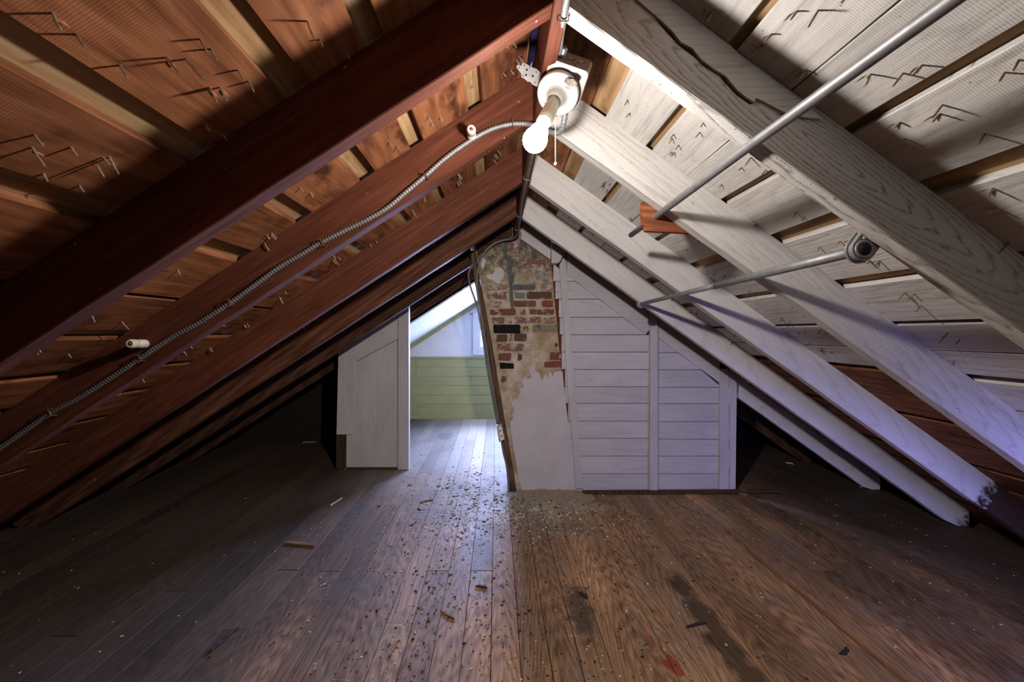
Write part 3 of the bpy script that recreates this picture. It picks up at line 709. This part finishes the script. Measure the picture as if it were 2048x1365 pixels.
PALE = (.45, .375, .30)
BM = {'r': brick_mat('red_brick', (.21, .085, .058), PALE, .57), 'R': brick_mat('bright_red_brick', (.26, .08, .05), PALE, .64), 'p': brick_mat('pale_lime_coated_brick', (.25, .125, .092), PALE, .51),
      't': brick_mat('tan_coated_brick', (.30, .20, .14), PALE, .50), 'b': brick_mat('brown_brick', (.13, .075, .052), PALE, .62), 'k': brick_mat('black_brick', (.014, .013, .013), (.14, .13, .13), .66),
      'g': brick_mat('grey_brick', (.20, .21, .21), PALE, .6), 'e': brick_mat('green_stained_brick', (.30, .25, .17), (.06, .12, .11), .54)}
BR = [(440, 205, 540, 270, 'p'), (470, 140, 535, 188, 'p'), (432, 285, 520, 328, 't'), (575, 357, 808, 405, 'p'), (240, 582, 440, 640, 't'), (735, 590, 838, 640, 't'), (245, 655, 452, 720, 'p'), (500, 660, 590, 712, 'g'), (612, 652, 838, 718, 'b'),
      (265, 738, 380, 795, 't'), (490, 738, 690, 790, 'r'), (750, 735, 848, 795, 'R'), (275, 810, 510, 866, 'r'), (546, 812, 598, 865, 'p'), (630, 810, 855, 864, 'r'), (287, 888, 405, 943, 'p'), (425, 888, 475, 940, 'p'), (500, 883, 740, 938, 'p'), (762, 885, 868, 942, 't'),
      (300, 955, 553, 1030, 'k'), (575, 968, 628, 1016, 'p'), (660, 955, 882, 1014, 'e'), (330, 1043, 430, 1107, 'b'), (495, 1035, 612, 1106, 'b'), (335, 1128, 580, 1190, 'p'), (350, 1213, 465, 1281, 'r'), (527, 1222, 562, 1282, 'b'), (815, 1205, 915, 1276, 'r'), (360, 1303, 495, 1357, 'k'), (770, 1290, 922, 1346, 'R'), (445, 1042, 482, 1100, 't'), (862, 1118, 892, 1158, 'b'), (378, 1425, 425, 1475, 'r')]
def roundrect(x0, y0, x1, y1, r, j):
    out = []
    for (cx, cy, a0) in ((x1-r, y0+r, -90), (x1-r, y1-r, 0), (x0+r, y1-r, 90), (x0+r, y0+r, 180)):
        for q in range(3):
            a = math.radians(a0+q*45); out.append((cx+r*math.cos(a)+random.uniform(-j, j), cy+r*math.sin(a)+random.uniform(-j, j)))
    return out
cc = lambda p: (920+p[0]*.2198, 440+p[1]*.2198)
for x0, y0, x1, y1, m in BR:
    prism('brick', [cc(p) for p in roundrect(x0, y0, x1, y1, 12, 5.5)], YC-random.uniform(.004, .009), .03, BM[m], ch)
c4 = lambda p: (960+p[0]*.2270, 700+p[1]*.2270)
M['plaster'] = None
def plaster_mat():
    t = NT('flat_white_chimney_plaster'); c = t.new('ShaderNodeTexCoord').outputs['Object']
    a = t.noise(c, 5, 4, .55); col = t.ramp(a, [(.35, (.49, .455, .44)), (.6, (.55, .52, .51))])
    d = t.noise(t.vmul(c, (1, 1, .55)), 70, 3, .6); sx = t.new('ShaderNodeSeparateXYZ'); t.lk(c, sx.inputs[0])
    lo = t.ramp(t.math('ADD', sx.outputs[2], .9), [(.50, 1.0), (.70, 0.0)])
    col = t.mix(col, (.16, .12, .09), t.math('MULTIPLY', t.ramp(d, [(.66, 0.0), (.70, 1.0)]), lo))
    return t.out(col, .75, t.bump(a, .2, .004, t.bump(t.noise(c, 60, 3), .1, .002)), spec=.25)
M['plaster'] = plaster_mat()
pl = [(372, 1252), (500, 1250), (640, 1253), (805, 1250), (838, 1222), (842, 1180), (830, 1020), (815, 880), (790, 720), (775, 620), (755, 470), (740, 320), (727, 190), (690, 188), (655, 196), (640, 235), (615, 178), (606, 225), (600, 260), (575, 215), (545, 272), (532, 235), (520, 200), (500, 196), (490, 180), (478, 150), (465, 112), (450, 145), (430, 170), (440, 205), (455, 240), (420, 260), (395, 228), (388, 255), (355, 270), (372, 300), (385, 330), (345, 340), (350, 390), (330, 430), (300, 440), (270, 465), (285, 500), (300, 540), (280, 570), (292, 600), (265, 640), (275, 740), (290, 850), (312, 970), (330, 1080), (345, 1160)]
p_ = prism('plaster', [c4(p) for p in pl], YC-.008, .009, M['plaster'], ch); p_['label'] = 'flat white plaster with a ragged top edge'
for nm, pts, mt in (('plaster_patch', [(232, 512), (258, 492), (288, 498), (312, 470), (322, 438), (362, 430), (390, 450), (404, 480), (398, 520), (370, 548), (362, 588), (330, 575), (300, 548), (262, 540)], 'plaster'), ('plaster_patch', [(185, 355), (215, 345), (235, 370), (225, 420), (205, 448), (190, 420)], 'plaster'), ('plaster_patch', [(700, 465), (745, 455), (795, 480), (805, 520), (780, 555), (730, 560), (690, 530), (680, 495)], 'rust')):
    prism(nm, [cc(p) for p in pts], YC-.004, .006, M[mt], ch)
M['tar'] = plain('dark_grey_tar', (.075, .078, .072), .6, nscale=25, namt=.3, bump=.4)
prism('tar_streak', [cc(p) for p in ((395, 205), (440, 200), (435, 270), (428, 335), (470, 340), (488, 370), (485, 420), (470, 440), (472, 480), (495, 500), (490, 560), (478, 600), (482, 680), (490, 740), (488, 815), (478, 825), (462, 790), (452, 700), (448, 600), (440, 540), (448, 470), (430, 430), (425, 380), (405, 330), (392, 260))], YC-.010, .012, M['tar'], ch)
prism('tar_streak', [cc(p) for p in roundrect(472, 588, 690, 634, 22, 3)], YC-.011, .013, M['tar'], ch)
prism('tar_streak', [cc(p) for p in ((545, 190), (570, 185), (575, 280), (550, 280))], YC-.008, .01, M['tar'], ch)
prism('tar_streak', [cc(p) for p in ((655, 270), (690, 280), (695, 350), (660, 350))], YC-.008, .01, M['tar'], ch)
# mortar rubble at its foot
v = []; f = []; NX, NY = 40, 8
for i in range(NX+1):
    for j in range(NY+1):
        X = .06+i/NX*.66; Yy = 2.985-.24*j/NY
        e = math.sin(math.pi*i/NX)**.5*(1-j/NY)**1.6
        hgt = .020*e+.012*max(0, noise.noise(Vector((X*22, Yy*22, 2))))*e-.003*(1-e)
        v.append((X, Yy, hgt))
for i in range(NX):
    for j in range(NY): a = i*(NY+1)+j; f.append((a, a+1, a+NY+2, a+NY+1))
mo = link('rubble_heap', mesh('rubble_heap', v, f, M['dust'], True)); tag(mo, 'low heap of tan mortar dust against the foot of the chimney', 'rubble', kind='stuff')

# ------------------------------------------------------------------ pole, cables, outlet
pp = [px(x, y, 2.945) for x, y in ((944, 503), (951, 545), (962, 600), (974, 665), (985, 730), (997, 800), (1008, 868), (1019, 930), (1026, 981))]
Q = spline(pp, 5); pole = tube('wooden_pole', Q, [.021+.006*noise.noise(Vector((0, 0, i*.23)))+.004*i/len(Q) for i in range(len(Q))], M['pole_wood'], n=10)
tag(pole, 'dark round wooden pole leaning along the left edge of the chimney', 'pole')
def rz(yp): return .692*F/(V0-yp)
cp = [(.141, 1.40, H+.692), (.137, 1.7, H+.690), (.134, 2.1, H+.688), (.143, 2.5, H+.686), (.147, 2.75, H+.682)]
cp = [Vector(p) for p in cp]+[px(*p) for p in ((1026, 477, 2.86), (1002, 482, 2.90), (982, 492, 2.905), (966, 510, 2.905), (957, 535, 2.905), (953, 562, 2.905), (956, 592, 2.905), (962, 625, 2.905), (970, 680, 2.905), (980, 740, 2.905), (990, 800, 2.905), (998, 850, 2.90))]
cb = tube('electrical_cable', spline(cp, 8), .0085, M['cable_grey']); tag(cb, 'grey cable along the ridge, bending down beside the pole to the outlet', 'cable')
for y_ in (1.78, 2.35, 2.66): tube('staple', [(.122, y_, H+.700), (.122, y_, H+.684), (.152, y_, H+.678), (.156, y_, H+.700)], .0022, M['galv'], cb, n=5)
cp = [px(*p) for p in ((946, 528, 2.90), (939, 541, 2.895), (937, 555, 2.89), (942, 577, 2.885), (950, 600, 2.885), (958, 628, 2.885), (966, 678, 2.882), (975, 738, 2.882), (986, 800, 2.882), (995, 849, 2.882))]
cb = tube('electrical_cable', spline(cp, 8), .007, M['cable_grey']); tag(cb, 'second grey cable looping out left of the pole under the dark rafter', 'cable')
cp = [px(*p) for p in ((1003, 880, 2.90), (1007, 905, 2.90), (1013, 930, 2.905), (1016, 955, 2.905), (1018, 984, 2.905))]
cb = tube('electrical_cable', spline(cp, 6), .008, M['cable_grey']); tag(cb, 'short grey cable from the outlet down to the floor', 'cable')
ob = empty('outlet_box', px(1001, 867, 2.90)); tag(ob, 'small grey electrical outlet box strapped to the leaning pole', 'outlet box')
prism('box', [(993, 852), (1003, 849), (1009, 880), (998, 885)], 2.875, .04, M['outlet'], ob)
prism('cover', [(997, 856), (1004, 854), (1008, 879), (1001, 882)], 2.871, .004, M['cream'], ob)
for (a, b) in ((1001, 862), (1003, 873)): prism('socket', [(a-1.2, b-1.5), (a+1.2, b-1.5), (a+1.2, b+1.5), (a-1.2, b+1.5)], 2.8705, .001, M['black'], ob)

# ------------------------------------------------------------------ armoured cable on the left rafter
YA = NEAR[2]-.0105
ac = [(-60, 938), (0, 897), (55, 858), (105, 825), (160, 795), (220, 757), (283, 716), (343, 676), (400, 645), (462, 605), (520, 563), (560, 534), (605, 508), (640, 487), (690, 462), (735, 440), (775, 416), (812, 385), (850, 353), (880, 326), (912, 301), (950, 276), (985, 258), (1020, 249), (1050, 248)]
ap_ = [px(x, y, YA) for x, y in ac]+[px(1072, 253, 1.30), px(1092, 262, 1.26), px(1112, 266, 1.22), px(1124, 259, 1.19), px(1128, 243, 1.165), px(1131, 226, 1.15), px(1134, 212, 1.14)]
arm = ribbed('armoured_cable', ap_, .0086, M['galv']); tag(arm, 'silver armoured cable sagging along the red-brown left rafter', 'cable')
def staple(p, d, par, nrm=(0, -1, 0)):
    p = Vector(p); d = Vector(d).normalized(); n = Vector(nrm); s = d.cross(n).normalized()
    P = [p+s*.013-n*.008, p+s*.012+n*.009, p-s*.012+n*.009, p-s*.013-n*.008]
    return tube('staple', P, .0017, M['staple'], par, n=5, smooth=False)
for x, y, dx, dy in ((105, 825, 1, -.6), (283, 716, 1, -.65), (462, 605, 1, -.6), (645, 485, 1, -.6), (851, 352, 1, -.85), (1025, 249, 1, -.1)): staple(px(x, y, YA), (dx, 0, -dy), arm)
# top run along the ridge to the box
tp = [Vector((.139, -.20, H+.690)), Vector((.140, .35, H+.690)), Vector((.145, .70, H+.690)), px(1133, 0, .835), px(1128, 32, .885), px(1123, 62, .945), px(1119, 95, 1.015), px(1117, 122, 1.075)]
ar2 = ribbed('armoured_cable', tp, .0085, M['galv']); tag(ar2, 'silver armoured cable running along the ridge board down to the lamp box', 'cable')
staple(px(1126, 34, .885), (0, 1, 0), ar2, (0, 0, -1))

# ------------------------------------------------------------------ lamp
D = px(1113, 193, 1.08); n = Vector((-.33, -.487, -.81)).normalized()
u = Vector((1, 0, -.30)); u = (u-n*u.dot(n)).normalized(); vv = n.cross(u)
LM = Matrix((u, vv, n)).transposed().to_4x4(); LM.translation = D
lamp = bpy.data.objects.new('ceiling_lamp', None); C.objects.link(lamp); lamp.matrix_basis = Matrix.Translation(D-n*.075); lamp.empty_display_size = .05
tag(lamp, 'bare lit bulb in a white porcelain lampholder on a steel box below the ridge', 'lamp')
def rsq(s, r, n=5):
    out = []
    for cx, cy, a0 in ((s-r, s-r, 0), (r-s, s-r, 90), (r-s, r-s, 180), (s-r, r-s, 270)):
        for q in range(n): a = math.radians(a0+90*q/(n-1)); out.append((cx+r*math.cos(a), cy+r*math.sin(a)))
    return out
def extr(name, poly, z0, z1, mat, parent, Mx=LM):
    m = len(poly); v = [(x, y, z0) for x, y in poly]+[(x, y, z1) for x, y in poly]
    f = [tuple(range(m-1, -1, -1)), tuple(range(m, 2*m))]+[(i, (i+1) % m, (i+1) % m+m, i+m) for i in range(m)]
    return link(name, mesh(name, v, f, mat), Mx, parent)
sd = 1 if vv.dot(Vector((0, 0, 1))) > 0 else -1
BXM = LM @ Matrix.Translation((.008, sd*.016, 0))
box = extr('steel_box', rsq(.053, .010), -.088, -.032, M['steel_box'], lamp, BXM)
extr('cover_plate', rsq(.0545, .012), -.032, -.027, M['steel_box'], lamp, BXM)
# knockouts and screw holes on the box side that faces the room
KM = BXM @ Matrix.Translation((0, sd*.053, -.060)) @ Matrix.Rotation(-sd*math.pi/2, 4, 'X')
for x_, r_ in ((-.002, .0115), (.026, .0115)):
    lathe('knockout', [(r_, -.001), (r_, .0012), (r_*.86, .0012), (r_*.84, .0003), (.001, .0003)], KM @ Matrix.Translation((x_, 0, 0)), M['steel_box'], box, 16)
for x_, z_ in ((-.018, .014), (.013, .017)): lathe('screw_hole', [(.002, -.001), (.002, .0006), (.0004, .0006)], KM @ Matrix.Translation((x_, z_*(1 if sd > 0 else -1)*-1, 0)), M['black'], box, 8)
lathe('cable_connector', [(.0125, -.004), (.0125, .006), (.0105, .007), (.0105, .020), (.009, .022)], KM @ Matrix.Translation((-.030, 0, 0)), M['galv'], box, 6, False)
hold = lathe('lampholder', [(.054, -.027), (.057, -.022), (.0575, -.012), (.055, -.006), (.045, -.003), (.032, -.001), (.026, .002), (.0235, .008), (.0225, .026), (.019, .028), (.0175, .010)], LM, M['porcelain'], lamp, 40)
for ang in (20, 200):
    a = math.radians(ang+35); extr('screw_slot', [(.036*math.cos(a)+x, .036*math.sin(a)+y) for x, y in ((-.007, -.0022), (.007, -.0022), (.007, .0022), (-.007, .0022))], -.003, -.0012, M['steel_box'], hold)
cr = []
for q in range(14): a = q/14*2*math.pi; cr.append((.026+.016*math.cos(a)*(1+.3*random.random()), sd*.044+.008*math.sin(a)*(1+.4*random.random())))
extr('crust', cr, -.010, -.002, M['rust'], hold)
ad = lathe('socket_adapter', [(.016, .012), (.0165, .040), (.0185, .052), (.020, .080), (.0205, .112), (.0195, .128)], LM, M['cream'], lamp, 8, False)
lathe('bulb_base', [(.0135, .120), (.0150, .135)], LM, M['white_steel'], lamp, 20)
t = NT('lit_opal_bulb_glass')
em = t.new('ShaderNodeEmission'); em.inputs[0].default_value = (1, .95, .88, 1); em.inputs[1].default_value = 65.0
tb = t.new('ShaderNodeBsdfTransparent'); ad_ = t.new('ShaderNodeAddShader'); t.lk(em.outputs[0], ad_.inputs[0]); t.lk(tb.outputs[0], ad_.inputs[1])
t.lk(ad_.outputs[0], t.n['Material Output'].inputs[0])
prof = [(.0145, .128), (.0152, .138), (.0185, .155), (.0235, .172)]
zc, rb = .206, .0305
for q in range(0, 13):
    a = math.radians(-42+q*132/12); prof.append((max(rb*math.cos(a), .0006), zc+rb*math.sin(a)))
bulb = lathe('bulb', prof, LM, t.m, lamp, 28); bulb['label'] = 'glowing white light bulb'
pl_ = bpy.data.lights.new('bulb_light', 'POINT'); pl_.energy = BULB_POWER; pl_.shadow_soft_size = .022; pl_.color = (1.0, .91, .84)
pl_.use_nodes = True; lt = pl_.node_tree; e_ = lt.nodes['Emission']; fo = lt.nodes.new('ShaderNodeLightFalloff'); fo.inputs['Strength'].default_value = 1.0; fo.inputs['Smooth'].default_value = .12
lt.links.new(fo.outputs['Linear'], e_.inputs['Strength'])
plo = bpy.data.objects.new('bulb_light', pl_); C.objects.link(plo); plo.location = LM @ Vector((0, 0, zc)); attach(plo, lamp)
# pull chain
c0 = LM @ Vector((.016, 0, .088)) + Vector((0.004, -.006, 0)); vs_ = []; fs_ = []
for q in range(30):
    c_ = c0+Vector((0, 0, -.0042*q)); b_ = len(vs_); r_ = .0017
    vs_ += [c_+Vector(d)*r_ for d in ((1, 0, 0), (0, 1, 0), (-1, 0, 0), (0, -1, 0), (0, 0, 1), (0, 0, -1))]
    fs_ += [(b_+a, b_+b, b_+c) for a, b, c in ((0, 1, 4), (1, 2, 4), (2, 3, 4), (3, 0, 4), (1, 0, 5), (2, 1, 5), (3, 2, 5), (0, 3, 5))]
chn = link('pull_chain', mesh('pull_chain', [p-c0 for p in vs_], fs_, M['white_steel'], True), Matrix.Translation(c0), lamp)
lathe('chain_bell', [(.001, .004), (.0035, .001), (.004, -.004), (.001, -.006)], Matrix.Translation(c0+Vector((0, 0, -.0042*30))), M['white_steel'], chn, 10)
tube('chain_eye', [LM @ Vector((.020, .002, .084)), LM @ Vector((.025, .002, .088)), LM @ Vector((.020, .002, .093))], .0016, M['white_steel'], ad, 5)
# mounting bracket plate of the box
c1 = lambda p: (960+p[0]*.1758, 100+p[1]*.1758)
bp = [(485, 140), (560, 178), (575, 190), (640, 215), (700, 262), (690, 320), (665, 390), (645, 410), (600, 385), (565, 350), (545, 355), (500, 315), (470, 303), (468, 262), (440, 225), (415, 195), (418, 178), (435, 168), (470, 180)]
mb = prism('box_bracket', [c1(p) for p in bp], 1.118, .003, M['white_steel'], lamp)
for hx, hy, hr in ((533, 226, 1.9), (524, 284, 1.9), (600, 297, 2.1), (508, 178, 1.1), (640, 252, 1.2), (622, 372, 1.2), (490, 300, 1.0), (442, 203, 1.0)):
    X_, Z_ = c1((hx, hy)); prism('hole', [(X_+hr*math.cos(k), Z_+hr*math.sin(k)) for k in [i*math.pi/4 for i in range(8)]], 1.1172, .0012, M['black'], mb)
nb = tube('bent_nail', [px(1060, 138, 1.115), px(1062, 131, 1.10), px(1064, 124, 1.095)], .0016, M['nail'], lamp, 5)

# ------------------------------------------------------------------ porcelain knobs on the cable rafter
def knob(xp, yp, dirn, lab):
    base = px(xp, yp, NEAR[2]); d = Vector(dirn).normalized()
    Mx = frame(base, d.orthogonal(), d)
    e = bpy.data.objects.new('insulator_knob', None); C.objects.link(e); e.matrix_basis = Mx.copy(); e.empty_display_size = .02
    tag(e, lab, 'insulator')
    lathe('knob_base', [(.0125, -.003), (.0145, .004), (.0145, .028), (.010, .032), (.010, .035)], Mx, M['old_porcelain'], e, 18)
    lathe('knob_head', [(.010, .0345), (.0145, .038), (.0150, .056), (.013, .063), (.007, .0635), (.0065, .061), (.001, .061)], Mx, M['old_porcelain'], e, 18)
    lathe('nail_head', [(.0045, .060), (.0045, .0642), (.001, .0645)], Mx, M['staple'], e, 10)
knob(944, 276, (.02, -1, -.02), 'white porcelain knob above the cable near the lamp')
knob(291, 688, (.06, -1, .03), 'white porcelain knob above the cable in the dark lower left')

# ------------------------------------------------------------------ closet pipes on the right slope
pipe1 = tube('pipe', [(.568, .04, H+.409), (.560, .5, H+.409), (.553, .88, H+.407), (.5535, 1.38, H+.402), (.553, 1.636, H+.400)], .0108, M['galv'], n=20)
tag(pipe1, 'upper grey steel pipe crossing from the top edge to a red wooden bracket', 'pipe')
bw = prism('pipe_bracket', [(1284, 404), (1310, 395), (1420, 440), (1415, 482), (1374, 466), (1291, 462), (1290.5, 453), (1284.5, 449)], NEAR[2]+TH+.002, .020, M['bracket_wood'])
tag(bw, 'raw reddish wooden bracket board holding the upper pipe', 'bracket')
pipe2 = empty('telescopic_rod', (.86, .93, H+.19)); tag(pipe2, 'lower telescopic grey closet rod slung under the white rafters', 'rod')
A = Vector((.842, .925, H+.190)); B = Vector((.897, 2.470, H+.176)); mdl = A.lerp(B, .42)
tube('rod_outer', [A, A.lerp(B, .2), mdl], .0125, M['galv'], pipe2, 18); tube('rod_inner', [mdl-(B-A).normalized()*.02, B], .0112, M['galv'], pipe2, 18)
tube('rod_collar', [mdl-(B-A).normalized()*.004, mdl+(B-A).normalized()*.004], .0135, M['galv'], pipe2, 18)
# D-shaped socket under the near rafter
ax = (B-A).normalized(); up = -nR; up = (up-ax*up.dot(ax)).normalized(); sdv = ax.cross(up)
SM = Matrix((sdv, up, -ax)).transposed().to_4x4(); SM.translation = A
def dshape(r, hh): return [(r, hh), (-r, hh)]+[(r*math.cos(a), r*math.sin(a)) for a in [math.pi+i*math.pi/14 for i in range(15)]]
extr('socket_flange', dshape(.030, .030), -.004, .002, M['galv'], pipe2, SM)
extr('socket_body', dshape(.026, .030), .002, .014, M['galv'], pipe2, SM)
lathe('socket_rim', [(.0215, .013), (.0215, .0165), (.0150, .0165), (.0145, .0145)], SM, M['galv'], pipe2, 24)
lathe('rod_bore', [(.0142, .0135), (.0142, .0168), (.001, .0168)], SM, M['black'], pipe2, 24)
lathe('screw', [(.003, .013), (.003, .0155), (.001, .016)], SM @ Matrix.Translation((-.015, .021, 0)), M['white_steel'], pipe2, 10)
SM2 = SM.copy(); SM2.translation = B
extr('end_flange', dshape(.026, .012)+[], -.005, .001, M['galv'], pipe2, SM2)
lathe('end_cup', [(.0185, .0), (.0185, .012), (.0125, .012)], SM2, M['galv'], pipe2, 20)
lathe('screw', [(.005, 0), (.005, .004), (.001, .005)], SM2 @ Matrix.Translation((0.004, .026, 0)), M['galv'], pipe2, 10)

# ================================================================== FLOOR LITTER
def stick(name, pts, r0, mat, lab, cat='splinter', group=None, lift=.004, flat=.5):
    P = []
    for x, y in pts:
        Y = F*H/(y-V0); P.append(Vector(((x-U0)*Y/F, Y, lift)))
    a, b = P[0], P[-1]
    o = board(name, a, b, (random.uniform(-.2, .2), 0, 1), r0*2, r0*2*flat, mat, seg=5, jit=r0*.25, ch=r0*.4, skew=(1.4, -1.1))
    tag(o, lab, cat, group); return o
M['chip_dark'] = plain('dark_charred_wood', (.035, .022, .016), .8, nscale=60, namt=.3)
M['chip_wood'] = wood('splinter_wood', (.10, .05, .02), (.22, .12, .06), (.32, .2, .1), rings=6, rough=.8)
M['chip_pale'] = plain('pale_plaster_chip', (.58, .53, .46), .9, nscale=60, namt=.15)
M['batten_red'] = wood('orange_floor_edge_wood', (.13, .06, .028), (.26, .125, .062), (.35, .19, .10), rings=5, rough=.6)
G = 'wood splinters on the floor'
stick('wood_splinter', [(577, 1087), (628, 1093)], .011, M['chip_wood'], 'brown stick lying crosswise on the dim left part of the floor', group=G)
stick('wood_splinter', [(886, 1226), (908, 1239)], .006, M['chip_wood'], 'slim brown splinter pointing down right in the bluish floor light', group=G)
stick('wood_splinter', [(779, 1313), (795, 1285)], .005, M['chip_wood'], 'upright-looking brown splinter on the bluish floor near the bottom edge', group=G)
stick('wood_splinter', [(424, 1301), (470, 1261)], .009, M['chip_dark'], 'long dark splinter on the lower left floor', group=G)
stick('wood_splinter', [(1373, 1256), (1407, 1248)], .006, M['chip_dark'], 'black stick on the brown floor below right of centre', group=G)
stick('wood_splinter', [(842, 1006), (862, 1001)], .009, M['chip_wood'], 'brown splinter in the doorway litter', group=G)
stick('wood_splinter', [(661, 1013), (683, 998)], .006, M['chip_pale'], 'white lath stick on the floor left of the doorway light', group=G)
stick('wood_splinter', [(955, 1174), (972, 1176)], .007, M['chip_dark'], 'short black curled chip in the bluish floor light', group=G)
stick('wood_splinter', [(1164, 1189), (1174, 1198)], .009, M['chip_dark'], 'black crumb of charred wood on the brown floor at centre', group=G)
stick('wood_splinter', [(1696, 1300), (1684, 1311)], .007, M['chip_dark'], 'small dark block on the lower right floor', group=G)
stick('wood_splinter', [(608, 886), (630, 885)], .006, M['chip_pale'], 'thin pale stick in the dark left eave', group=G)
stick('wood_splinter', [(1478, 976), (1500, 972)], .012, M['chip_wood'], 'brown scrap by the foot of the boarded partition', group=G)
stick('wood_splinter', [(1720, 975), (1737, 974)], .008, M['chip_pale'], 'white scrap on the floor below the short-seen white rafter', group=G)
stick('wood_splinter', [(1575, 927), (1585, 929)], .009, M['chip_pale'], 'white scrap in the dark right eave', group=G)
M['green_string'] = plain('dark_green_string', (.04, .07, .05), .8)
sg = []
for x_, y_ in ((1347, 1000), (1360, 1012), (1378, 1020), (1395, 1028), (1412, 1031), (1432, 1027), (1440, 1021), (1450, 1026)):
    Y_ = F*H/(y_-V0); sg.append(Vector(((x_-U0)*Y_/F, Y_, .003)))
tag(tube('string', spline(sg, 6), .0018, M['green_string'], n=5), 'thin dark green string curled on the floor before the partition', 'string')
e = board('floor_edge_strip', px(1500, 1105, F*H/440)+Vector((0, 0, .006)), px(1815, 1368, F*H/703)+Vector((0, 0, .006)), (0, 0, 1), .016, .012, M['batten_red'], seg=14, jit=.0022, ch=.003)
tag(e, 'thin orange-brown wood strip lying along the right floor boards', 'wood strip')
# chips, crumbs and dust flecks
v = []; f = []; idx = []
def fleck(X, Y, s, m, h=.35):
    if (.03 < X < 1.85 and Y > 2.965) or (X < -.74 and 3.42 < Y < 3.56): return
    b = len(v); a = random.uniform(0, 6.28); ca, sa = math.cos(a), math.sin(a); el = random.uniform(.35, .9)
    z0 = .0002
    for (x, y, z) in ((-1, -el, 0), (1, -el*.8, 0), (.8, el, 0), (-.9, el*.8, 0), (-.6, -el*.6, h), (.7, -el*.5, h*1.1), (.5, el*.6, h*.8), (-.6, el*.5, h)):
        x *= s*random.uniform(.75, 1.25); y *= s*random.uniform(.75, 1.25)
        v.append((X+x*ca-y*sa, Y+x*sa+y*ca, z0+z*s*random.uniform(.6, 1.2)))
    for q in ((4, 5, 6, 7), (0, 1, 5, 4), (1, 2, 6, 5), (2, 3, 7, 6), (3, 0, 4, 7)): f.append(tuple(b+i for i in q)); idx.append(m)
rg = random.gauss
for _ in range(1100): fleck(rg(-.04, .27), rg(2.88, .28), abs(rg(.0045, .0042))+.0012, random.choice((0, 0, 0, 2, 1)))
for _ in range(320): fleck(rg(.10, .22), rg(2.62, .14), abs(rg(.005, .003))+.0012, random.choice((0, 0, 2)))
for _ in range(260): fleck(rg(.45, .30), rg(2.62, .16), abs(rg(.004, .003))+.001, random.choice((0, 0, 1)))
for _ in range(2600): fleck(rg(.05, .45), random.uniform(1.25, 2.7), abs(rg(.0022, .0018))+.0008, random.choice((1, 1, 2, 2, 0)))
for _ in range(150): fleck(rg(.05, .45), random.uniform(1.3, 2.5), random.uniform(.003, .008), random.choice((1, 1, 2)), .5)
for _ in range(500): fleck(random.uniform(-2.5, 2.6), random.uniform(1.2, 3.3), abs(rg(.0022, .0016))+.0008, random.choice((0, 0, 2, 1)))
for _ in range(120): fleck(random.uniform(1.0, 2.6), random.uniform(1.6, 2.9), random.uniform(.002, .005), 0)
for _ in range(160): fleck(random.uniform(-.9, .1), random.uniform(3.1, 4.3), abs(rg(.003, .003))+.001, random.choice((0, 1, 2)))
lit = link('floor_litter', mesh('floor_litter', v, f, [M['chip_pale'], M['chip_dark'], M['chip_wood']], idx=idx)); tag(lit, 'scattered plaster chips, crumbs and splinters on the plank floor', 'debris', kind='stuff')
bpy.context.view_layer.update()
